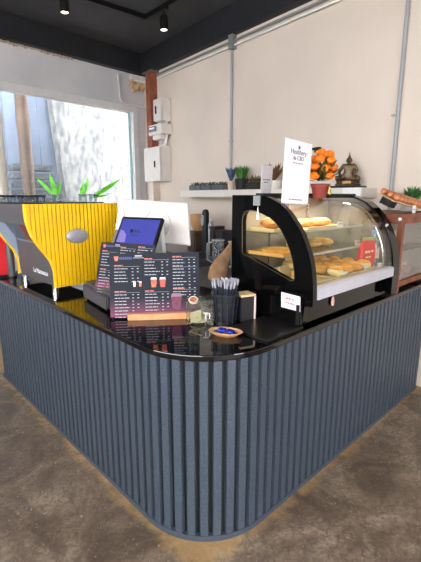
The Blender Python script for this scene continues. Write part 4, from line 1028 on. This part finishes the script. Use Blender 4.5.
for x, y_, lb in pk:
    t = thing('snack_packet', 'clear packet of reddish sweets on the floor of the wooden cabinet, %s of the row' % lb, 'packet', (x, y_, .9885), 0, 'packets in the wooden cabinet')
    b = MB(); b.ball((0, 0, .035), .5, (.11, .09, .07), 3, .05); b.build('packet', mat('packet_film', (206, 176, 170), .3, rgb2=(170, 110, 100), scale=40), t, True, True)
    MB().box((0, .0, .075), (.07, .006, .02)).build('seal', m_tag, t, local=True)
price((2.76, 1.055, .9885), R(-15), 'white price tag inside the bottom of the wooden cabinet', .05, .05)
# egg tray of brown balls
Mtr = Matrix.Translation((2.86, 1.10, CZ1+.068)) @ Matrix.Rotation(R(7), 4, 'Y') @ Matrix.Rotation(R(24), 4, 'X')
t = thing('paper_tray', 'long kraft paper tray tilted on a black stand atop the wooden cabinet', 'tray', M=Mtr)
MB().prism([(-.33, -.075), (.30, -.075), (.30, .075), (-.30, .075)], 0, .005).build('tray', mat('kraft_tan', (210, 180, 140), .7), t, local=True)
b = MB(); b.box((-.22, 0, -.025), (.09, .07, .045)); b.box((.1, .04, -.012), (.3, .02, .018)); b.build('stand', m_black, t, local=True)
m_ball = mat('baked_brown', (206, 140, 92), .45, rgb2=(170, 96, 56), scale=18)
first = None; rown = ['near row', 'middle row', 'far row']
for j in range(3):
    for i in range(10):
        M_ = Mtr @ Matrix.Translation((-.265+i*.059, -.048+j*.046, .027))
        lb = 'round brown bun on the kraft tray, %s, number %d from the left' % (rown[j], i+1)
        ords = ['leftmost', 'second from left', 'third from left', 'fourth from left', 'fifth from left', 'fifth from right', 'fourth from right', 'third from right', 'second from right', 'rightmost']
        lb = 'round brown baked ball on the kraft tray, %s, %s' % (rown[j], ords[i])
        if first is None:
            o = MB().ball((0, 0, 0), .5, (.043, .040, .038), 3, .01).build('baked_ball', m_ball, None, True); o.matrix_world = M_
            tag(o, lb, 'snack', 'baked balls on the kraft tray'); first = o
        else:
            c_ = first.copy(); COL.objects.link(c_); c_.matrix_world = M_ @ Matrix.Rotation(random.uniform(-.3, .3), 4, 'Z'); c_['label'] = lb
p = Mtr @ Vector((.0, -.085, -.01))
t = thing('price_tag', 'white price tag clipped to the front of the kraft tray', 'price tag', p)
MB().box((p.x, p.y, p.z), (.055, .003, .05)).build('card', m_paper, t); MB().box((p.x, p.y-.0022, p.z), (.03, .001, .006)).build('print', m_ink, t)
# plant on the cabinet
t = thing('potted_plant', 'green bushy plant in a white pot on top of the wooden cabinet', 'potted plant', (3.245, 1.19, CZ1+.001))
MB().lathe([(0, 0), (.07, 0), (.08, .075), (.072, .075), (.068, .06), (0, .06)], seg=22).build('pot', mat('white_bowl', (226, 220, 216), .4), t, True, True)
b = MB()
for k in range(200):
    a = random.uniform(0, 6.28); r_ = random.uniform(.1, 1.5); b.leaf((0, 0, .06), (math.cos(a)*r_, math.sin(a)*r_, 1), random.uniform(.09, .14), .02, .2, seg=3)
b.build('foliage', mat('fresh_green', (70, 128, 60), .6, rgb2=(30, 66, 30), scale=20), t, local=True)

# ------------------------------------------------------------------ back counter and its things
BZ = .88
bc = thing('back_counter', 'low dark work counter along the right wall behind the bar', 'counter', (3.1, 3.2, 0))
A = CORNER-RD*3.75-NR*.01; B = CORNER-RD*.9-NR*.01
def along(s_, o, z): p = CORNER-RD*s_-NR*o; p.z = z; return p
Mbc = frame(CORNER, -RD, (0, 0, 1))
nb_ = (Mbc.to_3x3() @ Vector((0, 0, 1))).dot(NR); sb = -1 if nb_ > 0 else 1
MB().box((2.3, BZ/2-.02, sb*.31), (2.9, BZ-.04, .58), Mbc).build('body', mat('dark_cabinet', (34, 33, 36), .5), bc)
MB().box((2.3, BZ-.02, sb*.32), (2.94, .04, .62), Mbc).build('worktop', mat('dark_worktop', (44, 42, 44), .3), bc)
b = MB()
for k in range(4): b.box((1.25+k*.7, .42, sb*.604), (.66, .74, .015), Mbc)
b.build('door', mat('dark_door', (40, 39, 42), .45), bc)
def bcp(px, o=.3): p = R_(px, 200, o); return Vector((p.x, p.y, BZ+.0005))
def hgt(px, py, o=.3): return R_(px, py, o).z-BZ
# brown paper bag
c = bcp(197, .32); hb_ = hgt(197, 214, .32)
t = thing('coffee_grinder', 'coffee grinder with amber bean hopper on the work counter beside the monitor', 'grinder', c, ANG-math.pi/2)
MB().box((0, 0, hb_*.28), (.2, .17, hb_*.56), bev=.015).build('body', mat('brown_body', (88, 70, 60), .5), t, local=True)
MB().lathe([(.05, hb_*.56), (.085, hb_*.75), (.085, hb_*.97), (0, hb_*.97)], seg=20).build('hopper', mat('amber_hopper', (196, 150, 104), .3), t, True, True)
MB().lathe([(0, hb_*.97), (.088, hb_*.97), (.088, hb_), (0, hb_)], seg=20).build('lid', mat('tan_lid', (206, 160, 110), .5), t, True, True)
c = bcp(205.5, .36); hb_ = hgt(205, 209, .36)
t = thing('tall_dispenser', 'tall slim black dispenser with rounded top on the work counter', 'dispenser', c)
MB().lathe([(0, 0), (.05, 0), (.05, .02), (.043, .03), (.043, hb_-.05), (.03, hb_-.01), (0, hb_)], seg=18).build('column', m_black, t, True, True)
MB().box((-.04, 0, hb_*.75), (.03, .03, .12), bev=.005).build('tap', m_chrome, t, local=True)
c = bcp(211, .36); hb_ = hgt(211, 222, .36)
t = thing('steel_cylinder', 'slim pale steel cylinder to the right of the black dispenser', 'cylinder', c)
MB().lathe([(0, 0), (.035, 0), (.035, hb_-.03), (.02, hb_), (0, hb_)], seg=18).build('tube', mat('pale_steel', (176, 176, 176), .3, .7), t, True, True)
MB().lathe([(0, hb_), (.018, hb_), (.016, hb_+.03), (0, hb_+.03)], seg=14).build('cap', m_whiteplastic, t, True, True)
for (px, py, w, nm_, lb, m_) in ((217, 226, .09, 'dark_box', 'small dark brown square box on the work counter behind the pitcher', mat('dark_brown', (50, 36, 34), .5)), (224, 230, .12, 'dark_box', 'low dark box on the work counter next to the case', mat('dark_charcoal', (42, 38, 40), .5))):
    c = bcp(px, .42); h_ = hgt(px, py, .42)
    t = thing(nm_, lb, 'box', c, ANG-math.pi/2)
    MB().box((0, 0, h_*.46), (.14, w, h_*.9), bev=.006).build('body', m_, t, local=True); MB().box((0, 0, h_*.95), (.15, w+.01, h_*.1), bev=.004).build('lid', m_, t, local=True)
# glass pitcher on nearer inner work board
c = onz(218, 264, BZ); c = Vector((2.86, 2.86, BZ))
wb = thing('work_table', 'low steel work table inside the bar below the pitcher', 'table', (2.42, 2.42, 0))
MB().box((2.42, 2.42, BZ-.02), (.84, .84, .03), bev=.004).build('tabletop', mat('dark_steel', (60, 60, 64), .35, .3), wb)
for (dx, dy) in ((-.38, -.38), (.38, -.38), (-.38, .38), (.38, .38)):
    MB().tube([(2.42+dx, 2.42+dy, 0), (2.42+dx, 2.42+dy, BZ-.034)], .016, 8).build('leg', m_dark, wb)
c = Vector((2.66, 2.69, BZ-.004)); hp = onx(218, 240, 2.66).z-c.z
t = thing('glass_pitcher', 'clear glass pitcher with handle standing behind the bar', 'pitcher', c, 0)
m_pg = glass('pitcher_glass', (214, 220, 222), .3, rough=.08, haze=.24, hazecol=(225, 228, 230))
MB().lathe([(0, 0), (.052, 0), (.056, hp), (.06, hp), (.054, hp-.01), (.05, .006), (0, .006)], seg=24).build('body', m_pg, t, True, True)
MB().tube([(-.042, .042, hp-.02), (-.072, .072, hp-.03), (-.076, .076, hp*.3), (-.04, .04, hp*.2)], .008, 8).build('handle', mat('clear_handle', (200, 206, 210), .2), t, True, True)
b = MB(); b.lathe([(.053, hp-.006), (.062, hp-.006), (.062, hp+.004), (.053, hp+.004)], seg=24); b.build('rim', mat('pale_rim', (214, 218, 220), .2), t, True, True)
# steel scoops / hanging white ladle beside pitcher
c = Vector((2.78, 2.62, BZ-.004))
t = thing('milk_frother', 'white stemmed frother with a flat head to the right of the pitcher', 'utensil', c)
hq = .24
MB().lathe([(0, 0), (.03, 0), (.03, .01), (.01, .02), (.012, hq*.55), (.02, hq*.8), (.008, hq), (0, hq)], seg=16).build('stem', m_whiteplastic, t, True, True)
MB().lathe([(0, hq), (.045, hq), (.05, hq+.012), (0, hq+.016)], seg=20, sy=.6).build('head', m_whiteplastic, t, True, True)
# kraft bag / cloth cone
cb = onz(221, 283, BZ-.004)
tb = thing('cloth_bag', 'tan slouching cloth bag tied at the top, behind the straw basket', 'bag', cb)
P = [ony(x, y, cb.y) for x, y in ((220, 281), (217, 276), (218, 270), (221, 263), (226, 255), (230, 247), (231.5, 242))]
P[0].z = BZ+.01
b = MB(); b.tube(P, [.05, .075, .072, .056, .036, .02, .016], 16)
for v in b.bm.verts: v.co += Vector((random.uniform(-.005, .005), random.uniform(-.005, .005), random.uniform(-.003, .003)))
b.build('cloth', mat('tan_cloth', (240, 196, 154), .85, rgb2=(206, 156, 116), scale=14, bump=.4), tb, True)
b = MB(); q = P[5]; b.tube([q+Vector((0, 0, .006)), q-Vector((0, 0, .008))], .024, 12); b.build('tie', mat('pale_tie', (206, 186, 160), .7), tb)
# dark appliance between the drawer and the basket (under the cloth bag)
# light object outside the bar's right foot
# ------------------------------------------------------------------ light
w = bpy.data.worlds.new('sky'); sc.world = w; w.use_nodes = True; nt = w.node_tree
bg = nt.nodes['Background']; bg.inputs['Color'].default_value = (.98, .985, 1.0, 1); bg.inputs['Strength'].default_value = 11.5
sd = bpy.data.lights.new('sun', 'SUN'); sd.energy = 1.5; sd.angle = R(1.0); sd.color = (1, .96, .9)
so = bpy.data.objects.new('sun', sd); COL.objects.link(so)
dirv = Vector((.25, .42, -.9)); so.rotation_euler = dirv.to_track_quat('-Z', 'Y').to_euler()
stru(MB().box((1, -8, -.12), (30, 12, .1)).build('ground_front', mat('street_concrete', (176, 172, 165), .9)))
